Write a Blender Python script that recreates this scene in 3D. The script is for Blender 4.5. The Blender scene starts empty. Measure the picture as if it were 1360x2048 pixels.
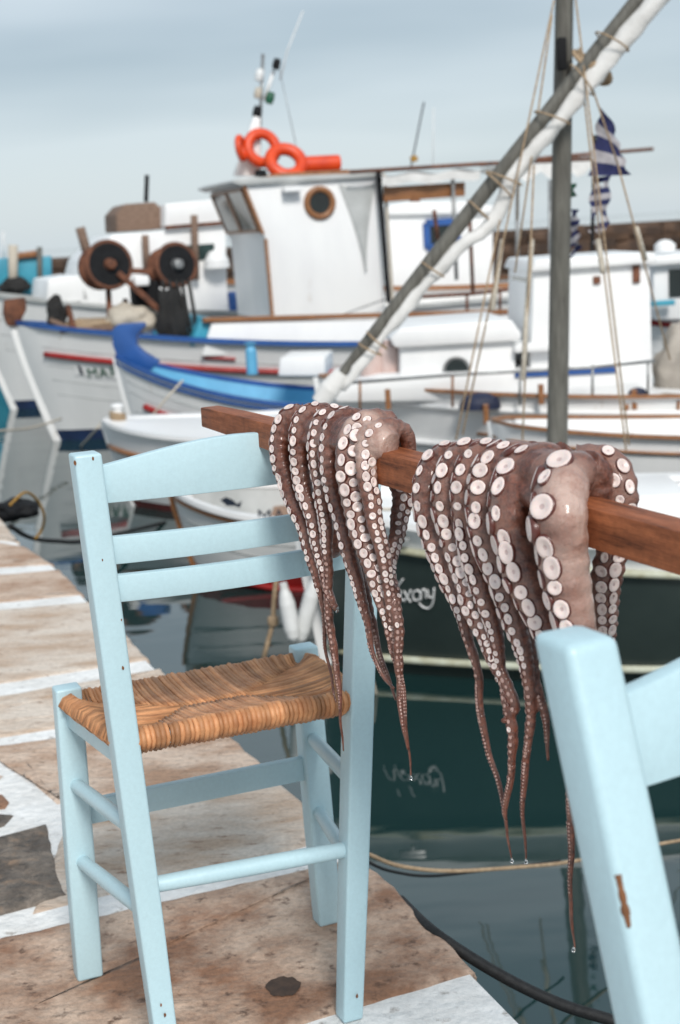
import bpy, bmesh, math, random
from mathutils import Vector, Matrix, kdtree, noise
from mathutils.bvhtree import BVHTree
random.seed(7)
R = math.radians
scn = bpy.context.scene
col = scn.collection

# ------------------------------------------------------------------ camera
FPX, CAMZ, ROLL = 2900.0, 1.25, R(3.5)          # focal length in photo pixels, eye height, tilt of the hand-held camera
PITCH = math.atan((1024 - 463) / FPX)
_f = Vector((0, math.cos(PITCH), -math.sin(PITCH)))
_r0 = Vector((1, 0, 0)); _u0 = Vector((0, math.sin(PITCH), math.cos(PITCH)))
_R = math.cos(ROLL) * _r0 - math.sin(ROLL) * _u0
_U = math.sin(ROLL) * _r0 + math.cos(ROLL) * _u0
CAM = Vector((0, 0, CAMZ))
cd = bpy.data.cameras.new('camera'); cam = bpy.data.objects.new('camera', cd); col.objects.link(cam)
m = Matrix((_R, _U, -_f)).transposed().to_4x4(); m.translation = CAM
cam.matrix_world = m
cd.sensor_fit = 'VERTICAL'; cd.sensor_height = 36; cd.sensor_width = 24
cd.lens = FPX / 2048 * 36
cd.clip_start = .05; cd.clip_end = 9000
cd.dof.use_dof = True; cd.dof.focus_distance = 1.92; cd.dof.aperture_fstop = 6.6; cd.dof.aperture_blades = 8
scn.camera = cam

# ------------------------------------------------------------------ world, sun, exposure
SUN_EL, SUN_AZ = R(40), R(166)                  # azimuth clockwise from +Y: behind the camera, to the right
w = bpy.data.worlds.new('World'); scn.world = w; w.use_nodes = True
nt = w.node_tree; nt.nodes.clear()
def N(tree, kind, **kw):
    n = tree.nodes.new(kind)
    for k, v in kw.items(): setattr(n, k, v)
    return n
out = N(nt, 'ShaderNodeOutputWorld'); bg = N(nt, 'ShaderNodeBackground')
sky = N(nt, 'ShaderNodeTexSky'); sky.sky_type = 'NISHITA'; sky.sun_disc = False
sky.sun_elevation = SUN_EL; sky.sun_rotation = SUN_AZ
sk = N(nt, 'ShaderNodeVectorMath', operation='SCALE'); sk.inputs[3].default_value = .05
nt.links.new(sky.outputs[0], sk.inputs[0])
tc = N(nt, 'ShaderNodeTexCoord'); sep = N(nt, 'ShaderNodeSeparateXYZ'); nt.links.new(tc.outputs['Generated'], sep.inputs[0])
mp = N(nt, 'ShaderNodeMapping'); mp.inputs['Scale'].default_value = (1.1, 1.1, 7.0)
mp.inputs['Location'].default_value = (0, 0, .6); mp.inputs['Rotation'].default_value = (0, R(-4), 0)
nt.links.new(tc.outputs['Generated'], mp.inputs[0])
nz = N(nt, 'ShaderNodeTexNoise'); nz.inputs['Scale'].default_value = 1.5; nz.inputs['Detail'].default_value = 3.5; nz.inputs['Roughness'].default_value = .45
nt.links.new(mp.outputs[0], nz.inputs[0])
cr = N(nt, 'ShaderNodeValToRGB')                # cloud brightness by the noise: grey-blue gaps, pale veil
cr.color_ramp.elements[0].position = .34; cr.color_ramp.elements[0].color = (.215, .265, .302, 1)
cr.color_ramp.elements[1].position = .60; cr.color_ramp.elements[1].color = (.35, .395, .425, 1)
nt.links.new(nz.outputs[0], cr.inputs[0])
mx = N(nt, 'ShaderNodeMix', data_type='RGBA'); mx.inputs['Factor'].default_value = .80
nt.links.new(sk.outputs[0], mx.inputs['A']); nt.links.new(cr.outputs[0], mx.inputs['B'])
nt.links.new(mx.outputs['Result'], bg.inputs[0]); bg.inputs[1].default_value = 1.0
nt.links.new(bg.outputs[0], out.inputs[0])
sd = bpy.data.lights.new('sun', 'SUN'); sd.energy = 1.5; sd.angle = R(15); sd.color = (1, .96, .91)
so = bpy.data.objects.new('sun', sd); col.objects.link(so)
sdir = Vector((math.sin(SUN_AZ) * math.cos(SUN_EL), math.cos(SUN_AZ) * math.cos(SUN_EL), math.sin(SUN_EL)))
so.rotation_euler = sdir.to_track_quat('Z', 'Y').to_euler(); so.location = (3, -4, 8)
vs = scn.view_settings; vs.view_transform = 'Standard'; vs.look = 'None'; vs.gamma = 1; vs.exposure = 1.0; vs.use_curve_mapping = False
scn.render.engine = 'CYCLES'
scn.cycles.use_denoising = True
scn.cycles.max_bounces = 6; scn.cycles.glossy_bounces = 4; scn.cycles.transmission_bounces = 4

# ------------------------------------------------------------------ photo pixel (1360 x 2048) -> point on a real plane
def ray(px, py): return _f + (px - 680) / FPX * _R + (1024 - py) / FPX * _U
def onZ(px, py, z): d = ray(px, py); return CAM + d * ((z - CAMZ) / d.z)
def onY(px, py, Y): d = ray(px, py); return CAM + d * (Y / d.y)
def onP(px, py, p0, n): d = ray(px, py); return CAM + d * ((p0 - CAM).dot(n) / d.dot(n))
def depth(P): return (P - CAM).dot(_f)
ZW = -0.8                                       # water level; the quay top is z = 0

# ------------------------------------------------------------------ materials
MATS = {}
def lin(r, g, b): return tuple(((c / 255 / 12.92) if c / 255 <= .04045 else ((c / 255 + .055) / 1.055) ** 2.4) for c in (r, g, b))
def mat(name, a, b=None, rough=.5, scale=6., stretch=(1, 1, 1), bump=.15, bdist=.003, bscale=None, lo=.35, hi=.65, spec=.5, coat=0, metal=0,
        spots=None, spot_scale=20., spot_at=.68, rnd=0., detail=6., sub=0., rvar=.12, grain=0., gscale=120.):
    """procedural surface: two-colour noise, optional stain layer, optional per-object brightness jitter, bump"""
    M = bpy.data.materials.new(name); M.use_nodes = True; t = M.node_tree; P = t.nodes['Principled BSDF']
    if b is None: b = tuple(c * .86 for c in a)
    tc = N(t, 'ShaderNodeTexCoord'); mp = N(t, 'ShaderNodeMapping'); mp.inputs['Scale'].default_value = stretch
    t.links.new(tc.outputs['Object'], mp.inputs[0])
    n1 = N(t, 'ShaderNodeTexNoise'); n1.inputs['Scale'].default_value = scale; n1.inputs['Detail'].default_value = detail; n1.inputs['Roughness'].default_value = .6
    t.links.new(mp.outputs[0], n1.inputs[0])
    r1 = N(t, 'ShaderNodeMapRange'); r1.inputs['From Min'].default_value = lo; r1.inputs['From Max'].default_value = hi; t.links.new(n1.outputs[0], r1.inputs[0])
    m1 = N(t, 'ShaderNodeMix', data_type='RGBA'); m1.inputs['A'].default_value = (*a, 1); m1.inputs['B'].default_value = (*b, 1)
    t.links.new(r1.outputs[0], m1.inputs['Factor']); c = m1.outputs['Result']
    if spots:
        n2 = N(t, 'ShaderNodeTexNoise'); n2.inputs['Scale'].default_value = spot_scale; n2.inputs['Detail'].default_value = 5; n2.inputs['Roughness'].default_value = .65
        t.links.new(mp.outputs[0], n2.inputs[0])
        r2 = N(t, 'ShaderNodeMapRange'); r2.inputs['From Min'].default_value = spot_at - .06; r2.inputs['From Max'].default_value = spot_at + .06; r2.inputs['To Max'].default_value = .85; t.links.new(n2.outputs[0], r2.inputs[0])
        m2 = N(t, 'ShaderNodeMix', data_type='RGBA'); m2.inputs['B'].default_value = (*spots, 1); t.links.new(c, m2.inputs['A']); t.links.new(r2.outputs[0], m2.inputs['Factor']); c = m2.outputs['Result']
    if grain:
        n3 = N(t, 'ShaderNodeTexNoise'); n3.inputs['Scale'].default_value = gscale; n3.inputs['Detail'].default_value = 8; n3.inputs['Roughness'].default_value = .75; t.links.new(tc.outputs['Object'], n3.inputs[0])
        r3 = N(t, 'ShaderNodeMapRange'); r3.inputs['From Min'].default_value = .3; r3.inputs['From Max'].default_value = .7; r3.inputs['To Min'].default_value = 1 - grain; r3.inputs['To Max'].default_value = 1 + grain; t.links.new(n3.outputs[0], r3.inputs[0])
        h3 = N(t, 'ShaderNodeHueSaturation'); t.links.new(r3.outputs[0], h3.inputs['Value']); t.links.new(c, h3.inputs['Color']); c = h3.outputs[0]
    if rnd:
        oi = N(t, 'ShaderNodeObjectInfo'); rr = N(t, 'ShaderNodeMapRange'); rr.inputs['To Min'].default_value = 1 - rnd; rr.inputs['To Max'].default_value = 1 + rnd
        t.links.new(oi.outputs['Random'], rr.inputs[0]); hs = N(t, 'ShaderNodeHueSaturation'); t.links.new(rr.outputs[0], hs.inputs['Value']); t.links.new(c, hs.inputs['Color']); c = hs.outputs[0]
    t.links.new(c, P.inputs['Base Color'])
    rv = N(t, 'ShaderNodeMapRange'); rv.inputs['To Min'].default_value = max(.02, rough - rvar); rv.inputs['To Max'].default_value = min(1, rough + rvar); t.links.new(n1.outputs[0], rv.inputs[0]); t.links.new(rv.outputs[0], P.inputs['Roughness'])
    P.inputs['Specular IOR Level'].default_value = spec; P.inputs['Metallic'].default_value = metal; P.inputs['Coat Weight'].default_value = coat
    P.inputs['Coat Roughness'].default_value = .15
    if sub: P.inputs['Subsurface Weight'].default_value = sub; P.inputs['Subsurface Radius'].default_value = (.6, .25, .15); P.inputs['Subsurface Scale'].default_value = .006
    if bump:
        nb = N(t, 'ShaderNodeTexNoise'); nb.inputs['Scale'].default_value = bscale or scale * 5; nb.inputs['Detail'].default_value = 5
        t.links.new(mp.outputs[0], nb.inputs[0]); bp_ = N(t, 'ShaderNodeBump'); bp_.inputs['Strength'].default_value = bump; bp_.inputs['Distance'].default_value = bdist
        t.links.new(nb.outputs[0], bp_.inputs['Height']); t.links.new(bp_.outputs[0], P.inputs['Normal'])
    MATS[name] = M; return M

mat('chair_blue', (.485, .66, .715), (.445, .625, .685), rough=.40, scale=3, bump=.5, bdist=.0022, bscale=38, spots=(.33, .47, .50), spot_scale=26, spot_at=.745, stretch=(1, 1, .45), grain=.05, gscale=160)
mat('bare_wood', (.22, .09, .035), (.12, .05, .02), rough=.8, scale=60)
mat('bar_wood', (.37, .120, .048), (.145, .042, .016), spec=.3, rough=.55, scale=5, stretch=(2.2, 22, 22), bump=.5, bdist=.002, bscale=20, lo=.3, hi=.7, spots=(.035, .012, .006), spot_scale=5, spot_at=.66, grain=.28, gscale=90)
mat('end_grain', (.55, .42, .30), (.38, .26, .17), rough=.7, scale=80)
mat('rush', (.60, .30, .14), (.37, .15, .06), rough=.55, scale=30, stretch=(1, 1, 1), bump=.5, bdist=.001, bscale=220, rnd=.33, lo=.3, hi=.7)
mat('stone_tan', (.56, .435, .345), (.36, .225, .15), rough=.75, scale=5, bump=1, bdist=.010, bscale=38, rnd=.08, spots=(.13, .065, .035), spot_scale=34, spot_at=.64, stretch=(1, 1.5, 1), grain=.24, gscale=90, lo=.4, hi=.62)
mat('stone_pale', (.64, .555, .475), (.46, .335, .245), rough=.75, scale=5, bump=1, bdist=.010, bscale=38, rnd=.06, spots=(.22, .125, .075), spot_scale=24, spot_at=.63, stretch=(.8, 1.9, 1), grain=.22, gscale=90, lo=.4, hi=.64)
mat('stone_brown', (.55, .41, .315), (.25, .130, .076), rough=.7, scale=4.2, bump=1, bdist=.010, bscale=34, spots=(.075, .036, .02), spot_scale=30, spot_at=.625, grain=.28, gscale=80, lo=.40, hi=.60)
mat('stone_dark', (.20, .165, .135), (.075, .062, .053), rough=.8, scale=9, bump=1, bdist=.03, bscale=22, spots=(.25, .17, .115), spot_scale=13, spot_at=.60, grain=.45, gscale=50)
mat('whitewash', (.82, .82, .81), (.70, .69, .67), rough=.8, scale=7, bump=1, bdist=.010, bscale=34, spots=(.20, .16, .13), spot_scale=20, spot_at=.675, grain=.12, gscale=60)
mat('stain', (.075, .045, .03), (.04, .026, .02), rough=.85, scale=40)
mat('quay_rock', (.24, .19, .15), (.11, .085, .07), rough=.9, scale=5, bump=1, bdist=.02, bscale=12)
mat('hull_white', (.82, .82, .81), (.73, .735, .73), rough=.32, scale=2.2, bump=.1, bdist=.004, bscale=9, spots=(.50, .43, .36), spot_scale=5, spot_at=.72, stretch=(1, 1, .35))
mat('paint_white', (.84, .84, .83), (.78, .78, .78), rough=.35, scale=3, bump=.12, bdist=.003, bscale=16, spots=(.58, .52, .45), spot_scale=6, spot_at=.735, stretch=(1, 1, .3))
mat('hull_grey', (.50, .51, .50), (.38, .39, .38), rough=.4, scale=3, bump=.15, bdist=.004, bscale=12, spots=(.30, .2, .13), spot_scale=9, spot_at=.72)
mat('hull_green', (.036, .052, .048), (.024, .037, .035), rough=.36, scale=2.5, bump=.12, bdist=.003, bscale=14)
mat('strake_pale', (.55, .58, .48), (.36, .34, .22), rough=.5, scale=8)
mat('boot_blue', (.015, .035, .10), (.01, .022, .06), rough=.5, scale=6)
mat('antifoul', (.13, .022, .02), (.07, .015, .013), rough=.7, scale=9)
mat('blue', (.025, .10, .33), (.02, .075, .25), rough=.4, scale=4, bump=.12)
mat('deep_blue', (.012, .02, .06), (.008, .012, .035), rough=.6, scale=8, bump=.4, bdist=.01)
mat('sky_blue', (.13, .42, .64), (.09, .33, .53), rough=.4, scale=4, bump=.12)
mat('turquoise', (.05, .33, .45), (.035, .25, .36), rough=.45, scale=4)
mat('red', (.36, .018, .016), (.26, .014, .013), rough=.4, scale=5)
mat('orange', (.74, .075, .012), (.58, .045, .01), rough=.42, scale=6, bump=.1)
mat('varnish', (.34, .155, .06), (.19, .075, .03), rough=.4, scale=6, stretch=(2, 12, 12), spots=(.10, .05, .03), spot_scale=8, spot_at=.68)
mat('rust', (.19, .07, .034), (.075, .03, .018), rough=.8, scale=14, bump=.5)
mat('spar', (.15, .145, .125), (.085, .08, .068), rough=.6, scale=5, stretch=(9, 9, 1.1), bump=.5, bdist=.003, spots=(.03, .027, .023), spot_scale=4, spot_at=.68)
mat('canvas', (.74, .73, .71), (.60, .59, .57), rough=.8, scale=5, bump=.6, bdist=.012, bscale=16)
mat('tarp', (.42, .38, .33), (.27, .24, .21), rough=.85, scale=5, bump=.8, bdist=.02, bscale=9)
mat('rope', (.42, .31, .20), (.26, .18, .11), rough=.85, scale=60, bump=.7, bdist=.002, bscale=200)
mat('rope_pale', (.58, .53, .45), (.40, .35, .28), rough=.85, scale=60, bump=.7, bdist=.002, bscale=200)
mat('rope_black', (.012, .013, .014), (.006, .006, .007), rough=.7, scale=80, bump=.7, bdist=.002, bscale=240)
mat('rope_yellow', (.42, .24, .04), (.27, .14, .03), rough=.8, scale=60)
mat('black', (.010, .011, .013), (.006, .006, .007), rough=.75, scale=12, bump=.3, spec=.25)
mat('weathered_wood', (.25, .165, .12), (.13, .08, .055), rough=.8, scale=8, stretch=(2, 8, 8), bump=.5)
mat('net_black', (.013, .014, .016), (.03, .027, .024), rough=.9, scale=40, bump=1, bdist=.01)
mat('steel', (.33, .34, .34), (.2, .2, .2), rough=.4, scale=10, metal=.5)
mat('dark_glass', (.012, .016, .017), (.02, .03, .03), rough=.08, scale=2, bump=0)
mat('window_glass', (.045, .085, .08), (.015, .03, .028), rough=.06, scale=2.5, bump=0)
mat('green_paint', (.01, .11, .055), (.008, .08, .04), rough=.5)
mat('fender_white', (.74, .75, .75), (.60, .61, .60), rough=.45, scale=7)
mat('plastic_pink', (.62, .49, .45), (.55, .40, .36), rough=.5, scale=8)
mat('breakwater_rock', (.115, .066, .04), (.035, .022, .016), rough=.95, scale=1.2, bump=.6, bdist=.05, bscale=6, rnd=.35)
mat('flag_blue', (.020, .025, .10), (.014, .017, .07), rough=.85, scale=20)
mat('flag_white', (.46, .44, .46), (.34, .32, .34), rough=.85, scale=20)
mat('ink', (.02, .03, .05), rough=.6)
mat('sucker_white', (.83, .74, .705), (.70, .53, .48), rough=.28, scale=130, bump=.2, bdist=.0006, bscale=400, coat=.2, sub=.15, rnd=.12)
mat('sucker_small', (.50, .33, .285), (.34, .19, .15), rough=.35, scale=240, coat=.25)
mat('sucker_rim', (.13, .034, .024), (.07, .017, .012), rough=.32, scale=200, coat=.3)
mat('sucker_pit', (.60, .47, .45), (.50, .36, .34), rough=.35, scale=300, coat=.25)

def octo_mat():
    M = bpy.data.materials.new('octopus_skin'); M.use_nodes = True; t = M.node_tree; P = t.nodes['Principled BSDF']
    at = N(t, 'ShaderNodeAttribute'); at.attribute_name = 'oral'         # 0 brown outer skin .. 1 pale inner skin
    tc = N(t, 'ShaderNodeTexCoord')
    def noise_(s, d=6): n = N(t, 'ShaderNodeTexNoise'); n.inputs['Scale'].default_value = s; n.inputs['Detail'].default_value = d; n.inputs['Roughness'].default_value = .65; t.links.new(tc.outputs['Object'], n.inputs[0]); return n
    n1, n2, n3 = noise_(38), noise_(170), noise_(420, 4)
    def mixc(fac, A, B):
        m = N(t, 'ShaderNodeMix', data_type='RGBA')
        for s, v in (('A', A), ('B', B)):
            if isinstance(v, tuple): m.inputs[s].default_value = (*v, 1)
            else: t.links.new(v, m.inputs[s])
        t.links.new(fac, m.inputs['Factor']); return m.outputs['Result']
    def rng(src, a, b, lo=0, hi=1): r = N(t, 'ShaderNodeMapRange'); r.inputs['From Min'].default_value = a; r.inputs['From Max'].default_value = b; r.inputs['To Min'].default_value = lo; r.inputs['To Max'].default_value = hi; t.links.new(src, r.inputs[0]); return r.outputs[0]
    brown = mixc(rng(n2.outputs[0], .35, .65), (.195, .060, .032), (.062, .017, .009))
    pale = mixc(rng(n1.outputs[0], .38, .66), (.54, .38, .32), (.33, .165, .12))
    ad = N(t, 'ShaderNodeMath', operation='ADD'); t.links.new(at.outputs['Fac'], ad.inputs[0])
    t.links.new(rng(n1.outputs[0], .3, .7, -.22, .22), ad.inputs[1])
    c = mixc(rng(ad.outputs[0], .15, .9), brown, pale)
    c = mixc(rng(n3.outputs[0], .60, .72, 0, .55), c, (.10, .036, .027))      # chromatophore specks
    t.links.new(c, P.inputs['Base Color'])
    P.inputs['Roughness'].default_value = .38; P.inputs['Coat Weight'].default_value = .45; P.inputs['Coat Roughness'].default_value = .12
    P.inputs['Subsurface Weight'].default_value = .12; P.inputs['Subsurface Radius'].default_value = (.6, .25, .15); P.inputs['Subsurface Scale'].default_value = .005
    b = N(t, 'ShaderNodeBump'); b.inputs['Strength'].default_value = .8; b.inputs['Distance'].default_value = .003
    t.links.new(n2.outputs[0], b.inputs['Height']); t.links.new(b.outputs[0], P.inputs['Normal'])
    MATS['octopus_skin'] = M
octo_mat()
def water_mat():
    M = bpy.data.materials.new('sea_water'); M.use_nodes = True; t = M.node_tree; P = t.nodes['Principled BSDF']
    P.inputs['Base Color'].default_value = (.011, .034, .034, 1); P.inputs['Roughness'].default_value = .03; P.inputs['IOR'].default_value = 1.75
    P.inputs['Specular IOR Level'].default_value = .6
    tc = N(t, 'ShaderNodeTexCoord'); mp = N(t, 'ShaderNodeMapping'); mp.inputs['Scale'].default_value = (.6, 1.3, 1); t.links.new(tc.outputs['Object'], mp.inputs[0])
    n = N(t, 'ShaderNodeTexNoise'); n.inputs['Scale'].default_value = 1.6; n.inputs['Detail'].default_value = 3; t.links.new(mp.outputs[0], n.inputs[0])
    b = N(t, 'ShaderNodeBump'); b.inputs['Strength'].default_value = .13; b.inputs['Distance'].default_value = .03
    t.links.new(n.outputs[0], b.inputs['Height']); t.links.new(b.outputs[0], P.inputs['Normal']); MATS['sea_water'] = M
water_mat()
def water_drop_mat():
    M = bpy.data.materials.new('water_drop'); M.use_nodes = True; P = M.node_tree.nodes['Principled BSDF']
    P.inputs['Transmission Weight'].default_value = 1; P.inputs['Roughness'].default_value = .02; P.inputs['IOR'].default_value = 1.33; MATS['water_drop'] = M
water_drop_mat()

# ------------------------------------------------------------------ mesh helpers
class MB:
    def __init__(s): s.v = []; s.f = []; s.m = []
    def add(s, vs_, fs, mi=0):
        o = len(s.v); s.v += [tuple(p) for p in vs_]; s.f += [tuple(i + o for i in f) for f in fs]; s.m += [mi] * len(fs); return s
    def hexa(s, p, mi=0):                       # 8 points: bottom ring 0-3, top ring 4-7
        return s.add(p, [(3, 2, 1, 0), (4, 5, 6, 7), (0, 1, 5, 4), (1, 2, 6, 5), (2, 3, 7, 6), (3, 0, 4, 7)], mi)
    def box(s, c, d, rz=0, mi=0, rot=None):
        M_ = rot or Matrix.Rotation(rz, 3, 'Z'); c = Vector(c)
        p = [c + M_ @ Vector((x * d[0] / 2, y * d[1] / 2, z * d[2] / 2)) for z in (-1, 1) for x, y in ((-1, -1), (1, -1), (1, 1), (-1, 1))]
        return s.hexa(p, mi)
    def beam(s, a, b, w, h, up=(0, 0, 1), mi=0, w2=None, h2=None):
        a, b = Vector(a), Vector(b); d = (b - a).normalized(); x = d.cross(Vector(up)).normalized(); y = x.cross(d)
        p = []
        for q, ww, hh in ((a, w, h), (b, w2 or w, h2 or h)): p += [q - x * ww / 2 - y * hh / 2, q + x * ww / 2 - y * hh / 2, q + x * ww / 2 + y * hh / 2, q - x * ww / 2 + y * hh / 2]
        return s.add(p, [(0, 1, 2, 3), (7, 6, 5, 4), (0, 4, 5, 1), (1, 5, 6, 2), (2, 6, 7, 3), (3, 7, 4, 0)], mi)
    def prism(s, poly, vec, mi=0):
        n = len(poly); vec = Vector(vec); a = [Vector(p) for p in poly]
        nr = Vector((0, 0, 0))
        for i in range(n): nr += a[i].cross(a[(i + 1) % n])
        if nr.dot(vec) > 0: a.reverse()
        b = [p + vec for p in a]
        return s.add(a + b, [tuple(range(n)), tuple(reversed(range(n, 2 * n)))] + [((i + 1) % n, i, n + i, n + (i + 1) % n) for i in range(n)], mi)
    def tube(s, pts, r, n=8, mi=0, closed=False, cap=True):
        pts = [Vector(p) for p in pts]; k = len(pts); rs = r if isinstance(r, (list, tuple)) else [r] * k
        fr = frames(pts, closed); vs_ = []
        for p, (t, x, y), rr in zip(pts, fr, rs):
            for j in range(n): a = 2 * math.pi * j / n; vs_.append(p + (x * math.cos(a) + y * math.sin(a)) * rr)
        fs = []
        for i in range(k if closed else k - 1):
            i2 = (i + 1) % k
            for j in range(n): fs.append((i * n + j, i * n + (j + 1) % n, i2 * n + (j + 1) % n, i2 * n + j))
        if cap and not closed: fs += [tuple(reversed(range(n))), tuple(range((k - 1) * n, k * n))]
        return s.add(vs_, fs, mi)
    def lathe(s, prof, o=(0, 0, 0), ax=(0, 0, 1), n=16, mi=0, mis=None):
        o, ax = Vector(o), Vector(ax).normalized(); x = ax.orthogonal().normalized(); y = ax.cross(x)
        vs_ = []
        for r, z in prof:
            for j in range(n): a = 2 * math.pi * j / n; vs_.append(o + ax * z + (x * math.cos(a) + y * math.sin(a)) * r)
        for i in range(len(prof) - 1):
            base = len(s.v)
            s.add(vs_[i * n:(i + 2) * n], [(j, (j + 1) % n, n + (j + 1) % n, n + j) for j in range(n)], mis[i] if mis else mi)
        if prof[0][0] > 1e-6: s.add(vs_[:n], [tuple(reversed(range(n)))], mis[0] if mis else mi)
        if prof[-1][0] > 1e-6: s.add(vs_[-n:], [tuple(range(n))], mis[-1] if mis else mi)
        return s
    def grid(s, rows, mi=0, mif=None):
        k, n = len(rows), len(rows[0]); o = len(s.v); s.v += [tuple(p) for r in rows for p in r]
        for i in range(k - 1):
            for j in range(n - 1): s.f.append((o + i * n + j, o + i * n + j + 1, o + (i + 1) * n + j + 1, o + (i + 1) * n + j)); s.m.append(mif(i, j) if mif else mi)
        return s
    def mesh(s, name, mats, smooth=False, bevel=0, seg=2, weld=False):
        me = bpy.data.meshes.new(name); me.from_pydata(s.v, [], s.f)
        for mm in (mats if isinstance(mats, (list, tuple)) else [mats]): me.materials.append(MATS[mm])
        me.polygons.foreach_set('material_index', s.m)
        if weld or bevel:
            bm = bmesh.new(); bm.from_mesh(me)
            bmesh.ops.remove_doubles(bm, verts=bm.verts, dist=1e-5)
            bmesh.ops.recalc_face_normals(bm, faces=bm.faces)
            if bevel:
                es = [e for e in bm.edges if len(e.link_faces) == 2 and e.calc_face_angle(0) > R(32)]
                bmesh.ops.bevel(bm, geom=es, offset=bevel, segments=seg, affect='EDGES', profile=.55, clamp_overlap=True)
            bm.to_mesh(me); bm.free()
        if smooth:
            me.polygons.foreach_set('use_smooth', [True] * len(me.polygons))
            if smooth != 'all': me.set_sharp_from_angle(angle=R(40))
        me.update(); return me
    def build(s, name, mats, parent=None, smooth=False, bevel=0, seg=2, weld=False, loc=None):
        return link(name, s.mesh(name, mats, smooth, bevel, seg, weld), parent, loc)
def link(name, me, parent=None, loc=None):
    o = bpy.data.objects.new(name, me); col.objects.link(o)
    if parent: o.parent = parent
    if loc is not None: o.location = loc
    return o
def frames(pts, closed=False, up0=None):
    k = len(pts); T = []
    for i in range(k):
        a = pts[(i - 1) % k] if (closed or i > 0) else pts[i]; b = pts[(i + 1) % k] if (closed or i < k - 1) else pts[i]
        d = b - a; T.append(d.normalized() if d.length > 1e-9 else Vector((0, 0, 1)))
    x = (up0 or T[0].orthogonal()); x = (x - T[0] * x.dot(T[0])).normalized(); fr = []
    for t in T:
        x = x - t * x.dot(t)
        x = x.normalized() if x.length > 1e-6 else t.orthogonal().normalized()
        fr.append((t, x, t.cross(x)))
    return fr
def spline(pts, n=8):                           # Catmull-Rom through tuples of any length
    out_ = []; k = len(pts)
    for i in range(k - 1):
        p0, p1, p2, p3 = pts[max(i - 1, 0)], pts[i], pts[i + 1], pts[min(i + 2, k - 1)]
        for j in range(n):
            t = j / n; t2, t3 = t * t, t * t * t
            out_.append(tuple(.5 * (2 * b + (c - a) * t + (2 * a - 5 * b + 4 * c - d) * t2 + (3 * b - a - 3 * c + d) * t3) for a, b, c, d in zip(p0, p1, p2, p3)))
    out_.append(tuple(pts[-1])); return out_
def sag(a, b, drop, n=14): a, b = Vector(a), Vector(b); return [a.lerp(b, i / n) - Vector((0, 0, drop * 4 * (i / n) * (1 - i / n))) for i in range(n + 1)]
def tag(o, label=None, cat=None, group=None, kind=None):
    if label: o['label'] = label
    if cat: o['category'] = cat
    if group: o['group'] = group
    if kind: o['kind'] = kind
    return o
def empty(name, loc=(0, 0, 0), rz=0):
    o = bpy.data.objects.new(name, None); col.objects.link(o); o.location = loc; o.rotation_euler.z = rz; o.empty_display_size = .1; return o
def text_mesh(body, size, name='lettering', ext=.002):
    c = bpy.data.curves.new(name, 'FONT'); c.body = body; c.size = size; c.extrude = ext; c.resolution_u = 3
    o = bpy.data.objects.new(name, c); col.objects.link(o)
    dg = bpy.context.evaluated_depsgraph_get(); me = bpy.data.meshes.new_from_object(o.evaluated_get(dg))
    bpy.data.objects.remove(o); bpy.data.curves.remove(c); return me

# ================================================================== THE SETTING
# ---- water: one sheet to the horizon
mb = MB(); S = 6000
mb.add([(-S, -40, 0), (S, -40, 0), (S, S, 0), (-S, S, 0)], [(0, 1, 2, 3)])
tag(mb.build('sea_water', 'sea_water', loc=(0, 0, ZW)), 'calm teal harbour water mirroring the moored boats', kind='structure')

# ---- quay: whitewashed bed with flagstones standing proud of it
EDGE_PX = [(0, 1035), (40, 1085), (112, 1131), (172, 1192), (240, 1258), (308, 1326), (395, 1408), (478, 1484), (545, 1546), (592, 1592), (642, 1642), (738, 1728), (822, 1802), (960, 1948), (1062, 2050)]
EDGE = [onZ(x, y, 0) for x, y in EDGE_PX]
EDGE = [Vector((-4.4, 13.0, 0)), Vector((-2.9, 9.7, 0))] + EDGE + [Vector((.52, 1.5, 0)), Vector((.86, .8, 0)), Vector((1.0, -1.5, 0))]
def edge_x(Y):
    for a, b in zip(EDGE, EDGE[1:]):
        if a.y >= Y >= b.y: return a.x + (b.x - a.x) * (a.y - Y) / max(1e-6, a.y - b.y)
    return EDGE[-1].x
quay = None
mb = MB(); poly = [(p.x - .014, p.y, -.004) for p in EDGE] + [(-6, -1.5, -.004), (-9, 13, -.004)]
mb.prism(poly, (0, 0, -1.9))
quay = tag(mb.build('quay', 'whitewash', weld=True), 'stone quay paved with tan slabs and whitewashed joints', kind='structure')
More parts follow.
